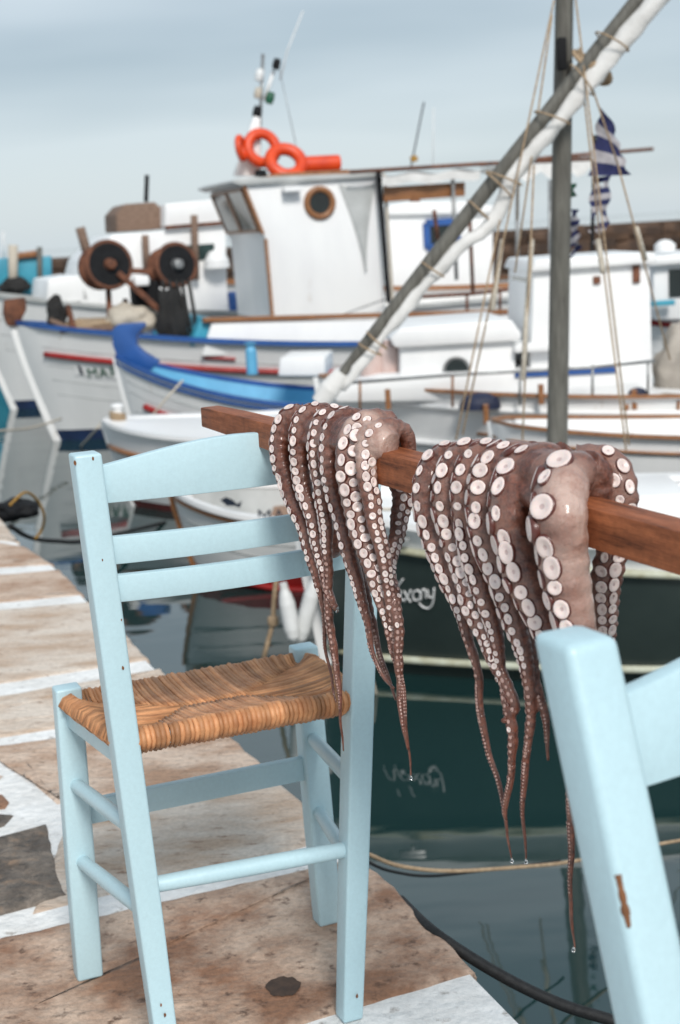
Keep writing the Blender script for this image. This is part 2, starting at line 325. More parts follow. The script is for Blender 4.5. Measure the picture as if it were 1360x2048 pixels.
# joints as ground lines: (photo point near the left, photo point at the water edge), lower and upper border
JT = [((0, 1080), (0, 1084), (44, 1084), (50, 1092)), ((0, 1134), (0, 1148), (112, 1127), (122, 1138)), ((0, 1204), (0, 1218), (168, 1188), (186, 1202)),
      ((0, 1366), (0, 1390), (298, 1318), (318, 1336)), ((0, 1474), (0, 1490), (400, 1410), (418, 1428)), ((190, 1592), (190, 1612), (540, 1540), (566, 1567)),
      ((0, 1838), (0, 1872), (668, 1678), (712, 1712)), ((560, 2062), (420, 2180), (955, 1942), (1064, 2048))]
def ln(a, b, X): return a.y + (b.y - a.y) * (X - a.x) / (b.x - a.x)
def stone(outline, m_, zt=0.0, drop=.03):
    """irregular slab: outline of ground points, jittered, with a worn rounded edge; hangs down at the water edge"""
    P_ = []
    n = len(outline)
    if sum(outline[i].x * outline[(i + 1) % n].y - outline[(i + 1) % n].x * outline[i].y for i in range(n)) < 0: outline = outline[::-1]
    for i in range(n):
        a, b = outline[i], outline[(i + 1) % n]; k = max(1, int((b - a).length / .032))
        for j in range(k): P_.append(a.lerp(b, j / k))
    cen = sum(P_, Vector()) / len(P_)
    J = []
    for p in P_:
        d = (p - cen); d.z = 0
        q = noise.noise(Vector((p.x * 9, p.y * 9, 3.1))) * .008 + noise.noise(Vector((p.x * 34, p.y * 34, 1.7))) * .007
        J.append(p + d.normalized() * q)
    mb = MB(); nn = len(J); rows = []
    for ins, z in ((0, -drop), (0, -.011), (.003, -.004), (.009, -.0005), (.02, .0012)):
        ring = []
        for i in range(nn):
            a, b = J[i - 1], J[(i + 1) % nn]; t = (b - a); nr = Vector((-t.y, t.x, 0)).normalized()
            ring.append(J[i] + nr * ins + Vector((0, 0, zt + z + (noise.noise(J[i] * 14) * .0015 if z > -.01 else 0))))
        rows.append(ring)
    for r in rows: r.append(r[0])
    amp = .011 if m_ == 'stone_dark' else .0035; last = [Vector(p) for p in rows[-1][:-1]]; ctr = sum(last, Vector()) / nn
    for k in (.93, .84, .74, .63, .52, .41, .30, .19, .09):
        ring = []
        for p in last:
            q = ctr.lerp(p, k); ring.append(q + Vector((0, 0, amp * min(1, (1 - k) * 5) * (noise.noise(q * 11) + .6 * noise.noise(q * 29)))))
        ring.append(ring[0]); rows.append(ring)
    mb.grid(rows); mb.add(rows[-1][:-1], [tuple(range(nn))])
    return mb.build('paving_stone', m_, quay, smooth='all')
jw = [[onZ(*q, 0) for q in j] for j in JT]
kinds = ['stone_pale', 'stone_tan', 'stone_tan', 'stone_pale', 'stone_pale', 'stone_tan', 'stone_pale', 'stone_brown', 'stone_tan']
def edge_between(y0, y1):                       # edge points from high Y to low Y
    return [Vector((edge_x(y0), y0, 0))] + [p for p in EDGE if y1 + .03 < p.y < y0 - .03] + [Vector((edge_x(y1), y1, 0))]
for i in range(-1, len(JT)):
    # upper boundary of the stone = lower border of joint i ; lower boundary = upper border of joint i+1
    up = (jw[i][1], jw[i][3]) if i >= 0 else (Vector((-1.75, 7.9, 0)), Vector((-2.15, 7.95, 0)))
    if i + 1 < len(JT): lo_ = (jw[i + 1][0], jw[i + 1][2])
    else: lo_ = (Vector((-.2, 1.1, 0)), Vector((.7, 1.25, 0)))
    if i == len(JT) - 1: up = (Vector((-.30, 1.80, 0)), Vector((.41, 1.72, 0)))
    def ycross(a, b):                           # where the border line meets the quay edge
        Y = b.y
        for _ in range(12): Y = ln(a, b, edge_x(Y))
        return Y
    if i < 0: yu = 8.0; up = (Vector((-3.2, 8.0, 0)), Vector((-2.1, 8.0, 0)))
    else: yu = ycross(*up)
    yl = ycross(*lo_)
    ed = edge_between(yu, yl)
    spans = [(-.05, -1.35), (-1.38, -2.6)] if i != 5 else [(-.05, 0)]
    x_in = min(up[0].x, lo_[0].x)
    if i == 5: xl = onZ(104, 1700, 0).x
    else: xl = min(ed[0].x, ed[-1].x) - 1.25
    L_up, L_lo = Vector((xl, ln(*up, xl), 0)), Vector((xl - (.02 if i != 5 else -.015), ln(*lo_, xl), 0))
    # edge run goes upper -> lower, then back along the lower border, up the left side
    if i == 4:                                  # its lower left corner is lost under a splash of whitewash
        cut = [onZ(*q, 0) for q in ((150, 1598), (112, 1606), (72, 1572), (40, 1530), (4, 1513), (-70, 1505))]
        stone(ed + cut + [Vector((xl, cut[-1].y + .02, 0)), L_up], kinds[i + 1], drop=.22)
    else: stone(ed + [L_lo, L_up], kinds[i + 1], drop=.22)
    if i != 5:
        x2 = xl - .05; x3 = xl - 1.15
        stone([Vector((x2, ln(*up, x2) - .02, 0)), Vector((x2, ln(*lo_, x2) + .02, 0)), Vector((x3, ln(*lo_, x3) + .05, 0)), Vector((x3, ln(*up, x3) - .05, 0))], kinds[(i * 3 + 4) % 8 if i > 0 else 2], drop=.02)
# the dark stone and the two scraps of stone in the white patch at the left
stone([onZ(*q, 0) for q in ((94, 1648), (104, 1684), (112, 1742), (138, 1792), (60, 1812), (-30, 1838), (-200, 1880), (-190, 1730), (0, 1672))], 'stone_dark', zt=.004)
stone([onZ(*q, 0) for q in ((30, 1628), (10, 1650), (-40, 1668), (-60, 1640), (0, 1626))], 'stone_dark')
stone([onZ(*q, 0) for q in ((20, 1602), (10, 1615), (-30, 1620), (-40, 1595), (5, 1586))], 'stone_brown')

for ol, mm in ((((-.98, 3.02), (-.99, 2.62), (-1.75, 2.45), (-1.85, 3.0)), 'stone_tan'), (((-.86, 3.36), (-.88, 3.10), (-1.8, 3.08), (-1.75, 3.5)), 'stone_pale'), (((-1.80, 2.42), (-1.9, 3.0), (-2.7, 2.9), (-2.6, 2.3)), 'stone_brown')):
    stone([Vector((x, y, 0)) for x, y in ol], mm)
c = onZ(566, 1972, .003); mb = MB(); rg = [Vector((math.cos(a) * .03, math.sin(a) * .034, 0)) * (1 + .35 * noise.noise(Vector((math.cos(a) * 2, math.sin(a) * 2, 4)))) for a in [i * 2 * math.pi / 24 for i in range(24)]]
mb.add(rg, [tuple(range(24))]); mb.build('oil_stain', 'stain', quay, loc=c)

# ---- breakwater: courses of dark boulders
bw_root = empty('breakwater', (0, 46, ZW)); tag(bw_root, 'long low breakwater of dark brown stone blocks behind the boats', 'breakwater')
mb = MB(); mb.box((10, 2.2, .6), (120, 3.0, 1.3)); mb.build('core', 'breakwater_rock', bw_root)
rocks = []
for q in range(6):
    mb = MB(); bm = bmesh.new(); bmesh.ops.create_cube(bm, size=1); bmesh.ops.subdivide_edges(bm, edges=bm.edges, cuts=1, use_grid_fill=True)
    for v in bm.verts: v.co = v.co.normalized() * .62 * (1 + .3 * noise.noise(v.co * 2 + Vector((q * 7, 0, 0)))) * .55 + v.co * .5
    me = bpy.data.meshes.new('rock'); bm.to_mesh(me); bm.free(); me.materials.append(MATS['breakwater_rock']); rocks.append(me)
x = -11.5
for c in range(4):
    x = -12 + c * .3
    while x < 13.5:
        wd = random.uniform(.55, 1.25)
        o = link('rock', random.choice(rocks), bw_root, (x + wd / 2, .45 + c * .12 + random.uniform(-.1, .1), .18 + c * .42 + random.uniform(-.04, .04)))
        o.scale = (wd, .9, random.uniform(.42, .56)); o.rotation_euler = (random.uniform(-.12, .12), random.uniform(-.1, .1), random.uniform(-.15, .15)); x += wd * .93
mb = MB(); mb.box((10, 2.4, 1.66), (120, 3.2, .16)); mb.build('capping', 'breakwater_rock', bw_root, bevel=.03)

# ================================================================== CHAIRS
def lerp(a, b, t): return a + (b - a) * t
def make_chair(label, P, rush=True, pw=.039, pt_=.042, chip=False):
    """P: world points BL BR FL FR (feet) TL TR (tops of the rear posts) FLt FRt (tops of the front legs); heights along the legs in z"""
    o = (P['BL'] + P['BR'] + P['FL'] + P['FR']) / 4; o.z = 0
    root = empty('taverna_chair', o); tag(root, label, 'chair', 'painted wooden taverna chairs')
    q = {k: v - o for k, v in P.items() if isinstance(v, Vector)}
    X = (q['BR'] - q['BL']); X.z = 0; X.normalize(); Yf = Vector((-X.y, X.x, 0))
    if Yf.dot((q['FL'] - q['BL'])) < 0: Yf = -Yf
    def at(a, b, z): t = (z - q[a].z) / (q[b].z - q[a].z); return q[a].lerp(q[b], t)
    bl = lambda z: at('BL', 'TL', z); br = lambda z: at('BR', 'TR', z); fl = lambda z: at('FL', 'FLt', z); fr = lambda z: at('FR', 'FRt', z)
    sidev = {'l': (q['FL'] - q['BL']).normalized(), 'r': (q['FR'] - q['BR']).normalized()}
    for f, a, b in ((bl, 'BL', 'TL'), (br, 'BR', 'TR')):
        mb = MB(); zs = [0, .25, .46, .7, q[b].z]; rows = []
        for z in zs:
            k = .88 + .12 * min(1, z / .3); p = f(z); rows.append([p - X * pw / 2 * k - Yf * pt_ / 2 * k, p + X * pw / 2 * k - Yf * pt_ / 2 * k, p + X * pw / 2 * k + Yf * pt_ / 2 * k, p - X * pw / 2 * k + Yf * pt_ / 2 * k])
        vs_ = [v for r in rows for v in r]; n = len(rows)
        fs = [(3, 2, 1, 0), tuple(range(4 * n - 4, 4 * n))] + [(i * 4 + j, i * 4 + (j + 1) % 4, i * 4 + 4 + (j + 1) % 4, i * 4 + 4 + j) for i in range(n - 1) for j in range(4)]
        mb.add(vs_, fs)
        post = mb.build('rear_post', 'chair_blue', root, smooth=True, bevel=.0045 if not chip else .008, seg=3)
    for f, a in ((fl, 'FLt'), (fr, 'FRt')):
        mb = MB(); zt = q[a].z; rows = []
        for z in (0, .2, zt):
            k = .045 if z == 0 else .047 if z < zt else .044; p = f(z); rows.append([p - X * k / 2 - Yf * k * .42, p + X * k / 2 - Yf * k * .42, p + X * k / 2 + Yf * k * .42, p - X * k / 2 + Yf * k * .42])
        vs_ = [v for r in rows for v in r]; n = 3
        mb.add(vs_, [(3, 2, 1, 0), (8, 9, 10, 11)] + [(i * 4 + j, i * 4 + (j + 1) % 4, i * 4 + 4 + (j + 1) % 4, i * 4 + 4 + j) for i in range(2) for j in range(4)])
        mb.build('front_leg', 'chair_blue', root, smooth=True, bevel=.005, seg=3)
    def slat(name, z0a, z0b, arch, thick=.016, bow=.022, pw_=1.25):     # curved back slat between the posts; arch = extra height mid-way
        mb = MB(); rows = []
        for i in range(17):
            t = i / 16; lo_ = bl(z0a).lerp(br(z0a), t); hi_ = bl(z0b).lerp(br(z0b), t)
            b = bow * math.sin(math.pi * t); ar = arch * (math.sin(math.pi * t) ** pw_)
            hi_ = hi_ + Vector((0, 0, ar)); lo_ = lo_ + Vector((0, 0, .0))
            c0, c1 = lo_ - Yf * b, hi_ - Yf * b
            rows.append([c0 - Yf * thick / 2, c1 - Yf * thick / 2, c1 + Yf * thick / 2, c0 + Yf * thick / 2, c0 - Yf * thick / 2])
        mb.grid(rows); mb.add(rows[0][:4], [(0, 1, 2, 3)]); mb.add(rows[-1][:4], [(3, 2, 1, 0)])
        mb.build(name, 'chair_blue', root, smooth=True, weld=True, bevel=.0025, seg=2)
    for s in P['slats']: slat(*s)
    def dowel(name, a, b, r=.0115):
        mb = MB(); pts = [a.lerp(b, t) for t in (0, .06, .3, .5, .7, .94, 1)]; mb.tube(pts, [r * .9, r, r * 1.08, r * 1.1, r * 1.08, r, r * .9], 12); mb.build(name, 'chair_blue', root, smooth=True)
    for z in P['side_dowels']:
        dowel('side_stretcher', bl(z[0]), fl(z[1])); dowel('side_stretcher', br(z[0]), fr(z[1]))
    z = P['back_dowel']; dowel('back_stretcher', bl(z[0]), br(z[1]), .0125)
    z = P['front_bar']; mb = MB(); mb.beam(fl(z), fr(z), .018, .043); mb.build('front_stretcher', 'chair_blue', root, smooth=True, bevel=.003)
    sz = P['seat_z']
    A, B, C_, D = bl(sz), br(sz), fr(P['FRt'].z - .028), fl(P['FLt'].z - .028)
    for a, b, dz, hh in ((A, D, .024, .034), (B, C_, .024, .034), (A, B, .003, .02), (D, C_, .003, .02)):
        mb = MB(); mb.beam(a - Vector((0, 0, dz)), b - Vector((0, 0, dz)), .016, hh); mb.build('seat_rail', 'chair_blue', root, smooth=True, bevel=.003)
    # ---- rush seat: strands wrapped over the four rails, meeting at the seams
    up_ = Vector((0, 0, 1)); cen = (A + B + C_ + D) / 4
    ML = A.lerp(D, .47).lerp(B.lerp(C_, .47), .36); MR = A.lerp(D, .47).lerp(B.lerp(C_, .47), .62)
    seat = empty('rush_seat', cen); seat.parent = root
    rr = .0135
    def strands(p0, p1, seam, n, inner):
        side = (p1 - p0).normalized(); outw = side.cross(up_).normalized()
        if outw.dot((p0 + p1) / 2 - cen) < 0: outw = -outw
        hw = (p1 - p0).length / n / 2
        for i in range(n):
            t = (i + .5) / n; a = p0.lerp(p1, t); e = seam(t)
            jit = random.uniform(-.0018, .0022)
            top = a + up_ * (rr + jit)
            L_ = (e - top).length
            d = (e - top).normalized() if L_ > 1e-4 else -outw
            pts = [a - up_ * (rr + .010) - outw * .012, a - up_ * rr * .9 + outw * rr * .55, a + outw * (rr + jit) * 1.12, a + up_ * rr * .75 + outw * rr * .75, top]
            k = max(2, int(L_ / .03))
            for j in range(1, k + 1): s = j / k; pts.append(top.lerp(e, s) - up_ * (.006 * math.sin(math.pi * s) + .004 * s) + side * random.uniform(-.0008, .0008))
            mb = MB(); rad = hw * random.uniform(.95, 1.45); m_ = len(pts)
            mb.tube([p - cen for p in pts], [rad * (random.uniform(.9, 1.08) if j < m_ - 1 else .55) for j in range(m_)], 6)
            mb.build('rush_strand', 'rush', seat, smooth='all')
    def seam_long(pa, ma, mb_, pb):             # seam of the front/back sections at the same fraction along the rail
        def f(t):
            p = pa.lerp(pb, t); s = (p - pa).dot((pb - pa).normalized()); sa = (ma - pa).dot((pb - pa).normalized()); sb = (mb_ - pa).dot((pb - pa).normalized())
            if s < sa: return pa.lerp(ma, s / sa)
            if s > sb: return pb.lerp(mb_, ((pb - pa).length - s) / ((pb - pa).length - sb))
            return ma.lerp(mb_, (s - sa) / (sb - sa))
        return f
    def seam_side(pa, m_, pb):
        def f(t):
            d = (pb - pa).normalized(); s = t * (pb - pa).length; sm = (m_ - pa).dot(d)
            return pa.lerp(m_, s / sm) if s < sm else pb.lerp(m_, ((pb - pa).length - s) / ((pb - pa).length - sm))
        return f
    ux = lambda p: p + up_ * .002
    if rush:
        strands(A, B, seam_long(ux(A), ux(ML), ux(MR), ux(B)), 50, cen); strands(D, C_, seam_long(ux(D), ux(ML), ux(MR), ux(C_)), 62, cen)
        strands(A, D, seam_side(ux(A), ux(ML), ux(D)), 46, cen); strands(B, C_, seam_side(ux(B), ux(MR), ux(C_)), 46, cen)
    for px, py, rp in P.get('nicks', ()):       # small knocks in the paint on the faces of the rear posts turned to the camera
        b_ = P['TL'] if px < 500 else P['TR']; c_ = onP(px, py, b_ - Yf * (pt_ / 2 + .0006), Yf); t_ = (b_ - (P['BL'] if px < 500 else P['BR'])); 
        zz = c_.z; base = (P['BL'] if px < 500 else P['BR']).lerp(b_, zz / b_.z); c_ = onP(px, py, base - Yf * (pt_ / 2 + .0006), Yf) - o; rr_ = rp * 2.05 / FPX
        mb = MB(); rg = [c_ + (X * math.cos(a) * .7 + Vector((0, 0, 1)) * math.sin(a) * 1.3) * rr_ * (1 + .5 * noise.noise(Vector((math.cos(a) * 2, math.sin(a) * 2, px)))) for a in [k_ * .52 for k_ in range(12)]]
        mb.add(rg, [tuple(range(12))]); mb.build('paint_chip', 'bare_wood', root)
    if chip:                                    # a strip of bare wood where the paint has flaked off the post corner
        mb = MB(); pts = [Vector(p) - o + X * (pw / 2 - .0040) + Yf * (pt_ / 2 - .0030) for p in P['chip']]
        mb.tube(pts, [.0026 + .0014 * noise.noise(p * 160) + .0006 * math.sin(math.pi * k / (len(pts) - 1)) for k, p in enumerate(pts)], 8); mb.build('paint_chip', 'bare_wood', root, smooth='all')
    return root
def zat(px, py, Y): return onY(px, py, Y).z
P1 = dict(BL=Vector((-.317, 2.041, 0)), BR=Vector((-.035, 2.155, 0)), FL=onZ(177, 1950, 0), FR=onZ(655, 1842, 0), TL=Vector((-.348, 1.991, .97)), TR=Vector((.046, 2.140, .962)))
P1['FLt'] = onY(133, 1372, 2.33); P1['FRt'] = onY(606, 1290, 2.495)
print('front leg tops', P1['FLt'], P1['FRt'])
P1['slats'] = [('top_rail', zat(230, 1004, 2.0), zat(207, 935, 1.99), .028), ('slat', zat(236, 1128, 2.0), zat(225, 1073, 2.0), .0), ('slat', zat(250, 1204, 2.0), zat(240, 1150, 2.0), .0)]
P1['side_dowels'] = [(zat(270, 1662, 2.02), zat(150, 1568, 2.33)), (zat(290, 1832, 2.02), zat(168, 1722, 2.33))]
P1['back_dowel'] = (zat(325, 1768, 2.03), zat(676, 1698, 2.15)); P1['front_bar'] = zat(195, 1625, 2.335)
P1['seat_z'] = zat(285, 1478, 2.02)
P1['nicks'] = [(150, 926, 4), (186, 917, 3), (246, 1336, 3.5), (243, 1240, 2), (714, 1992, 4), (322, 2010, 3), (330, 2030, 4), (205, 1120, 2)]
print('chair z', {k: P1[k] for k in ('slats', 'side_dowels', 'back_dowel', 'front_bar', 'seat_z')})
make_chair('pale blue wooden taverna chair with rush seat, standing whole on the quay', P1)
# the near chair at the right edge: seen from its front, raked back, mostly outside the frame
T2 = onY(1148, 1268, 1.05); Q2 = onY(1312, 2048, .985); d2 = Q2 - T2; B2 = T2 + d2 * (T2.z / -d2.z)
ax2 = Vector((math.cos(R(25)), math.sin(R(25)), 0)); fw2 = Vector((math.sin(R(25)), -math.cos(R(25)), 0))
P2 = dict(BR=B2, BL=B2 + ax2 * .33, TR=T2, TL=T2 + ax2 * .43 + Vector((0, 0, -.0)))
P2['FR'] = B2 - ax2 * .05 + fw2 * .36; P2['FL'] = B2 + ax2 * .38 + fw2 * .36
P2['FRt'] = P2['FR'] + Vector((0, 0, .47)); P2['FLt'] = P2['FL'] + Vector((0, 0, .47))
zt = T2.z; print('chair2', T2, B2)
P2['slats'] = [('top_rail', zt - .118, zt - .050, .030, .017, .012, 2.0), ('slat', zt - .345, zt - .295, 0, .016, .012), ('slat', zt - .43, zt - .38, 0, .016, .012)]
P2['side_dowels'] = [(.30, .30), (.17, .17)]; P2['back_dowel'] = (.2, .2); P2['front_bar'] = .27; P2['seat_z'] = .44
P2['chip'] = [T2 + d2 * (.575 + .012 * k) for k in range(12)]
make_chair('pale blue wooden chair back at the right edge, close to the camera, with chipped paint', P2, pw=.046, pt_=.050, chip=True)

# ================================================================== THE BAR
BA, BB = onY(420, 832, 2.24), onY(1360, 1092, 1.32)
bd = (BB - BA).normalized(); bn = Vector((bd.y, -bd.x, 0)).normalized()
if bn.dot(CAM - BA) < 0: bn = -bn               # horizontal normal of the bar on the camera side
print('bar', BA, BB, bn)
BH = .041
root = empty('wooden_bar', BA); tag(root, 'reddish brown wooden batten laid across the two chair backs', 'batten'); _by = Vector((-bd.y, bd.x, 0)).normalized(); root.rotation_euler = Matrix((bd, _by, bd.cross(_by))).transposed().to_euler()
LB = (BB - BA).length + .30
mb = MB(); rows = []
for i in range(30):
    x = LB * i / 29; k = .74 + .26 * min(1, x / .30); h = BH * k; jz = .0012 * noise.noise(Vector((x * 6, 0, 0)))
    rows.append([(x, -h / 2, -h / 2 + jz), (x, -h / 2, h / 2 + jz), (x, h / 2, h / 2 + jz), (x, h / 2, -h / 2 + jz), (x, -h / 2, -h / 2 + jz)])
mb.grid(rows); mb.add(rows[-1][:4], [(3, 2, 1, 0)]); mb.add(rows[0][:4], [(0, 1, 2, 3)])
mb.build('shaft', 'bar_wood', root, smooth=True, weld=True, bevel=.0018, seg=2)
h = BH * .74
mb = MB(); mb.box((-.0012, 0, 0), (.0025, h * .93, h * .93)); mb.build('cut_end', 'end_grain', root, bevel=.0008)

# ================================================================== OCTOPUSES
def octopus(label, arms, blobs, voxel, pale_pts, tips):
    """arms: (phi, [(px, py, width_px, k)...], mode). k = offset from the bar's vertical plane towards the camera in metres (None = on the near side of the bar)"""
    mid = arms[0][1][0]; org = onP(mid[0], mid[1], BA, bn); org.z = BA.z
    thick, thin, lines = MB(), MB(), []
    def conv(pts):
        o_ = []
        for px, py, wpx, k in pts:
            P0 = onP(px, py, BA, bn); r = wpx / 2 * depth(P0) / FPX
            kk = (BH / 2 + r * .75) if k is None else k
            p = onP(px, py, BA + bn * kk, bn); o_.append((p.x, p.y, p.z, wpx / 2 * depth(p) / FPX))
        return o_
    for phi, pts, mode in arms:
        c = conv(pts)
        if mode == 'front':                  # hidden start: comes up from behind the bar
            p = Vector(c[0][:3]); r0 = c[0][3]
            c = [(*(p - bn * .030 - Vector((0, 0, .05 + r0))), r0 * .6), (*(p - bn * .026 - Vector((0, 0, .012))), r0 * .8)] + c
        sp = spline(c, 10)
        # resample at even steps
        P_ = [Vector(q[:3]) for q in sp]; rad = [max(.0009, q[3]) for q in sp]
        acc = [0]
        for a, b in zip(P_, P_[1:]): acc.append(acc[-1] + (b - a).length)
        step = .0042; n = int(acc[-1] / step); RP, RR = [], []; j = 0
        for i in range(n + 1):
            s = acc[-1] * i / n
            while j < len(acc) - 2 and acc[j + 1] < s: j += 1
            t = (s - acc[j]) / max(1e-9, acc[j + 1] - acc[j]); RP.append(P_[j].lerp(P_[j + 1], t)); RR.append(lerp(rad[j], rad[j + 1], t))
        V, Lf, S_ = [], [], []
        for i, p in enumerate(RP):              # the arms do not hang dead straight
            if p.z < BA.z - .05: q = p * 21 + Vector((phi * 5, 0, 0)); RP[i] = p + Vector((noise.noise(q), noise.noise(q + Vector((9, 0, 0))), 0)) * .0042
        fr = frames(RP)
        for p, (T, _, _) in zip(RP, fr):
            v = (CAM - p).normalized(); v = (v - T * v.dot(T))
            if v.length < .15: v = (Vector((0, 0, 1)) - T * T.z)
            # on the top of the bar the underside faces up
            v = (v.normalized() + Vector((0, 0, .55)) * max(0, 1 - abs(T.z)))
            v = (v - T * v.dot(T)).normalized(); l = T.cross(v).normalized()
            if l.dot(_R) > 0: l = -l
            ph_ = phi + .38 * noise.noise(p * 9 + Vector((phi * 3, 0, 0)))
            S_.append((v * math.cos(ph_) + l * math.sin(ph_)).normalized())
        # wrinkles keyed to sucker spacing
        ph = 0; secs = []
        for i, (p, r, S, (T, _, _)) in enumerate(zip(RP, RR, S_, fr)):
            ph += step / max(.004, r * .82) * 2 * math.pi
            x = S; y = T.cross(S); ring = []
            for q in range(18):
                a = 2 * math.pi * q / 18; ca = math.cos(a)
                k = 1 - .16 * max(0, ca) ** 2 + .12 * max(.25, min(1, (.024 - r) / .010)) * math.cos(ph + .5 * math.sin(a)) * (.25 + .75 * abs(math.sin(a))) + .05 * noise.noise(p * 55 + Vector((a, 0, 0)))
                ring.append(p + (x * ca * .94 + y * math.sin(a)) * r * k - org)
            secs.append(ring)
        cut = next((i for i in range(len(RR)) if i > 20 and RR[i] < .0046), len(RR))
        def emit(mb, A_, B_):
            vs_ = [v for r in secs[A_:B_] for v in r]; n_ = B_ - A_
            if n_ < 2: return
            mb.add(vs_, [tuple(reversed(range(18))), tuple(range((n_ - 1) * 18, n_ * 18))] + [(i * 18 + q, i * 18 + (q + 1) % 18, (i + 1) * 18 + (q + 1) % 18, (i + 1) * 18 + q) for i in range(n_ - 1) for q in range(18)])
        emit(thick, 0, cut); 
        if cut < len(RR): emit(thin, max(0, cut - 4), len(RR))
        lines.append((RP, RR, S_, fr, cut, mode))
    for pts in blobs:                           # webs of skin between the arms, and the mantle sac behind the bar
        c = conv(pts); sp = spline(c, 6); thick.tube([Vector(q[:3]) - org for q in sp], [q[3] for q in sp], 14)
    me = thick.mesh('octopus_raw', 'octopus_skin'); tmp = link('tmp', me)
    md = tmp.modifiers.new('r', 'REMESH'); md.mode = 'VOXEL'; md.voxel_size = voxel; md.adaptivity = 0
    sm = tmp.modifiers.new('s', 'SMOOTH'); sm.iterations = 2; sm.factor = .5
    dg = bpy.context.evaluated_depsgraph_get(); body = bpy.data.meshes.new_from_object(tmp.evaluated_get(dg)); bpy.data.objects.remove(tmp)
    bvh = BVHTree.FromPolygons([v.co for v in body.vertices], [p.vertices for p in body.polygons])
    bm = bmesh.new(); bm.from_mesh(body); me2 = thin.mesh('t', 'octopus_skin'); bm.from_mesh(me2)
    body = bpy.data.meshes.new('octopus'); bm.to_mesh(body); bm.free(); body.materials.append(MATS['octopus_skin'])
    for p in body.polygons: p.material_index = 0
    body.polygons.foreach_set('use_smooth', [True] * len(body.polygons))
    # skin tone: pale on the inner (sucker) side, brown outside; palest on the smooth web
    tot = sum(len(l[0]) for l in lines); kd = kdtree.KDTree(tot); ref = []
    for l in lines:
        for i, p in enumerate(l[0]): kd.insert(p - org, len(ref)); ref.append((p - org, l[2][i], l[1][i], l[5]))
    kd.balance(); at = body.attributes.new('oral', 'FLOAT', 'POINT'); vals = []
    pp = [(onP(x, y, BA + bn * .03, bn) - org, r * depth(onP(x, y, BA, bn)) / FPX) for x, y, r in pale_pts]
    for v in body.vertices:
        _, i, d = kd.find(v.co); c, S, r, _m = ref[i]; dv = v.co - c
        o_ = dv.normalized().dot(S) if dv.length > 1e-6 else 0
        val = .12 + .30 * max(0, o_) * min(1, r / .016)
        for q, rad_ in pp: val += 1.05 * max(0, 1 - ((v.co - q).length / rad_) ** 2)
        vals.append(val)
    at.data.foreach_set('value', vals)
    oct_ = link('octopus', body, None, org); tag(oct_, label, 'octopus')
    # suckers
    cup = MB(); cup.lathe([(1.0, -.6), (1.10, -.12), (1.08, .06), (.97, .17), (.84, .235), (.62, .19), (.40, .09), (.22, .07), (.13, .02), (.0, .015)], n=16, mis=[1, 1, 1, 0, 0, 0, 0, 2, 2])
    cme = cup.mesh('sucker', ['sucker_white', 'sucker_rim', 'sucker_pit'], smooth='all', weld=True)
    found = []
    for RP, RR, S_, fr, cut, mode in lines:
        s_acc = [0, 0]; pos = [.0, .5]
        for i in range(4, min(len(RP) - 2, cut + 60)):
            r = RR[i]
            if r < .0026: break
            if mode == 'front' and (RP[i] - BA).dot(bn) < -.006: continue
            if mode == 'bare' and RP[i].z > BA.z - .035: continue
            rs = r * (.415 if r > .012 else .41); 
            for side in (0, 1):
                s_acc[side] += .0042
                if s_acc[side] >= rs * 1.86 + (rs * 1.06 if pos[side] == .5 else 0):
                    s_acc[side] = 0; pos[side] = 0
                    S, (T, _, _) = S_[i], fr[i]; y = T.cross(S); a = (1 if side else -1) * (.47 if r > .007 else .46) + random.uniform(-.10, .10)
                    d = (S * math.cos(a) + y * math.sin(a)).normalized()
                    c = RP[i] - org
                    if i < cut:
                        hit = bvh.ray_cast(c + d * r * .3, d, r * 1.3)
                        if hit[0] is None: continue
                        p = hit[0]; nn = (d * .65 + hit[1] * .35).normalized()
                        if nn.dot(d) < .2: continue
                    else: p = c + d * r * .9; nn = d
                    jit = random.uniform(.70, 1.16)
                    found.append((rs * jit, p, nn, T))
    found.sort(key=lambda q: -q[0])
    big, small = found[:270], found[270:]
    def mtx(rs, p, nn, T):
        nn = (nn + Vector((random.uniform(-1, 1), random.uniform(-1, 1), random.uniform(-1, 1))) * .07).normalized(); x = (T - nn * T.dot(nn)).normalized(); y = nn.cross(x); M_ = Matrix((x, y, nn)).transposed().to_4x4(); M_.translation = p
        e = random.uniform(.88, 1.18); return M_ @ Matrix.Diagonal((rs * e, rs / e * .96, rs * random.uniform(.8, 1.2), 1))
    for q in big:
        o_ = link('sucker', cme, oct_); o_.matrix_local = mtx(*q)
    lo_ = MB(); lo_.lathe([(1.0, -.5), (1.04, .02), (.88, .2), (.5, .16), (.22, .05), (0, .03)], n=8, mis=[1, 1, 0, 0, 2])
    allm = MB()
    for q in small:
        M_ = mtx(*q); allm.v, allm.f, allm.m = allm.v, allm.f, allm.m
        b0 = len(allm.v); allm.v += [tuple(M_ @ Vector(v)) for v in lo_.v]; allm.f += [tuple(i + b0 for i in f) for f in lo_.f]; allm.m += [3 if (mi_ == 0 and q[0] < .0042) else mi_ for mi_ in lo_.m]
    if small: tag(allm.build('small_suckers', ['sucker_white', 'sucker_rim', 'sucker_pit', 'sucker_small'], oct_, smooth='all'), kind='stuff')
    for px, py, k in tips:
        p = onP(px, py, BA + bn * k, bn) - org; mb = MB(); r = .0024
        mb.lathe([(0, -1.1 * r), (.7 * r, -.8 * r), (r, -.1 * r), (.75 * r, .6 * r), (.25 * r, 1.4 * r), (0, 1.8 * r)], p, n=10); mb.build('water_drop', 'water_drop', oct_, smooth='all')
    print('octopus', len(body.vertices), 'verts', len(found), 'suckers')
A60 = R(60)
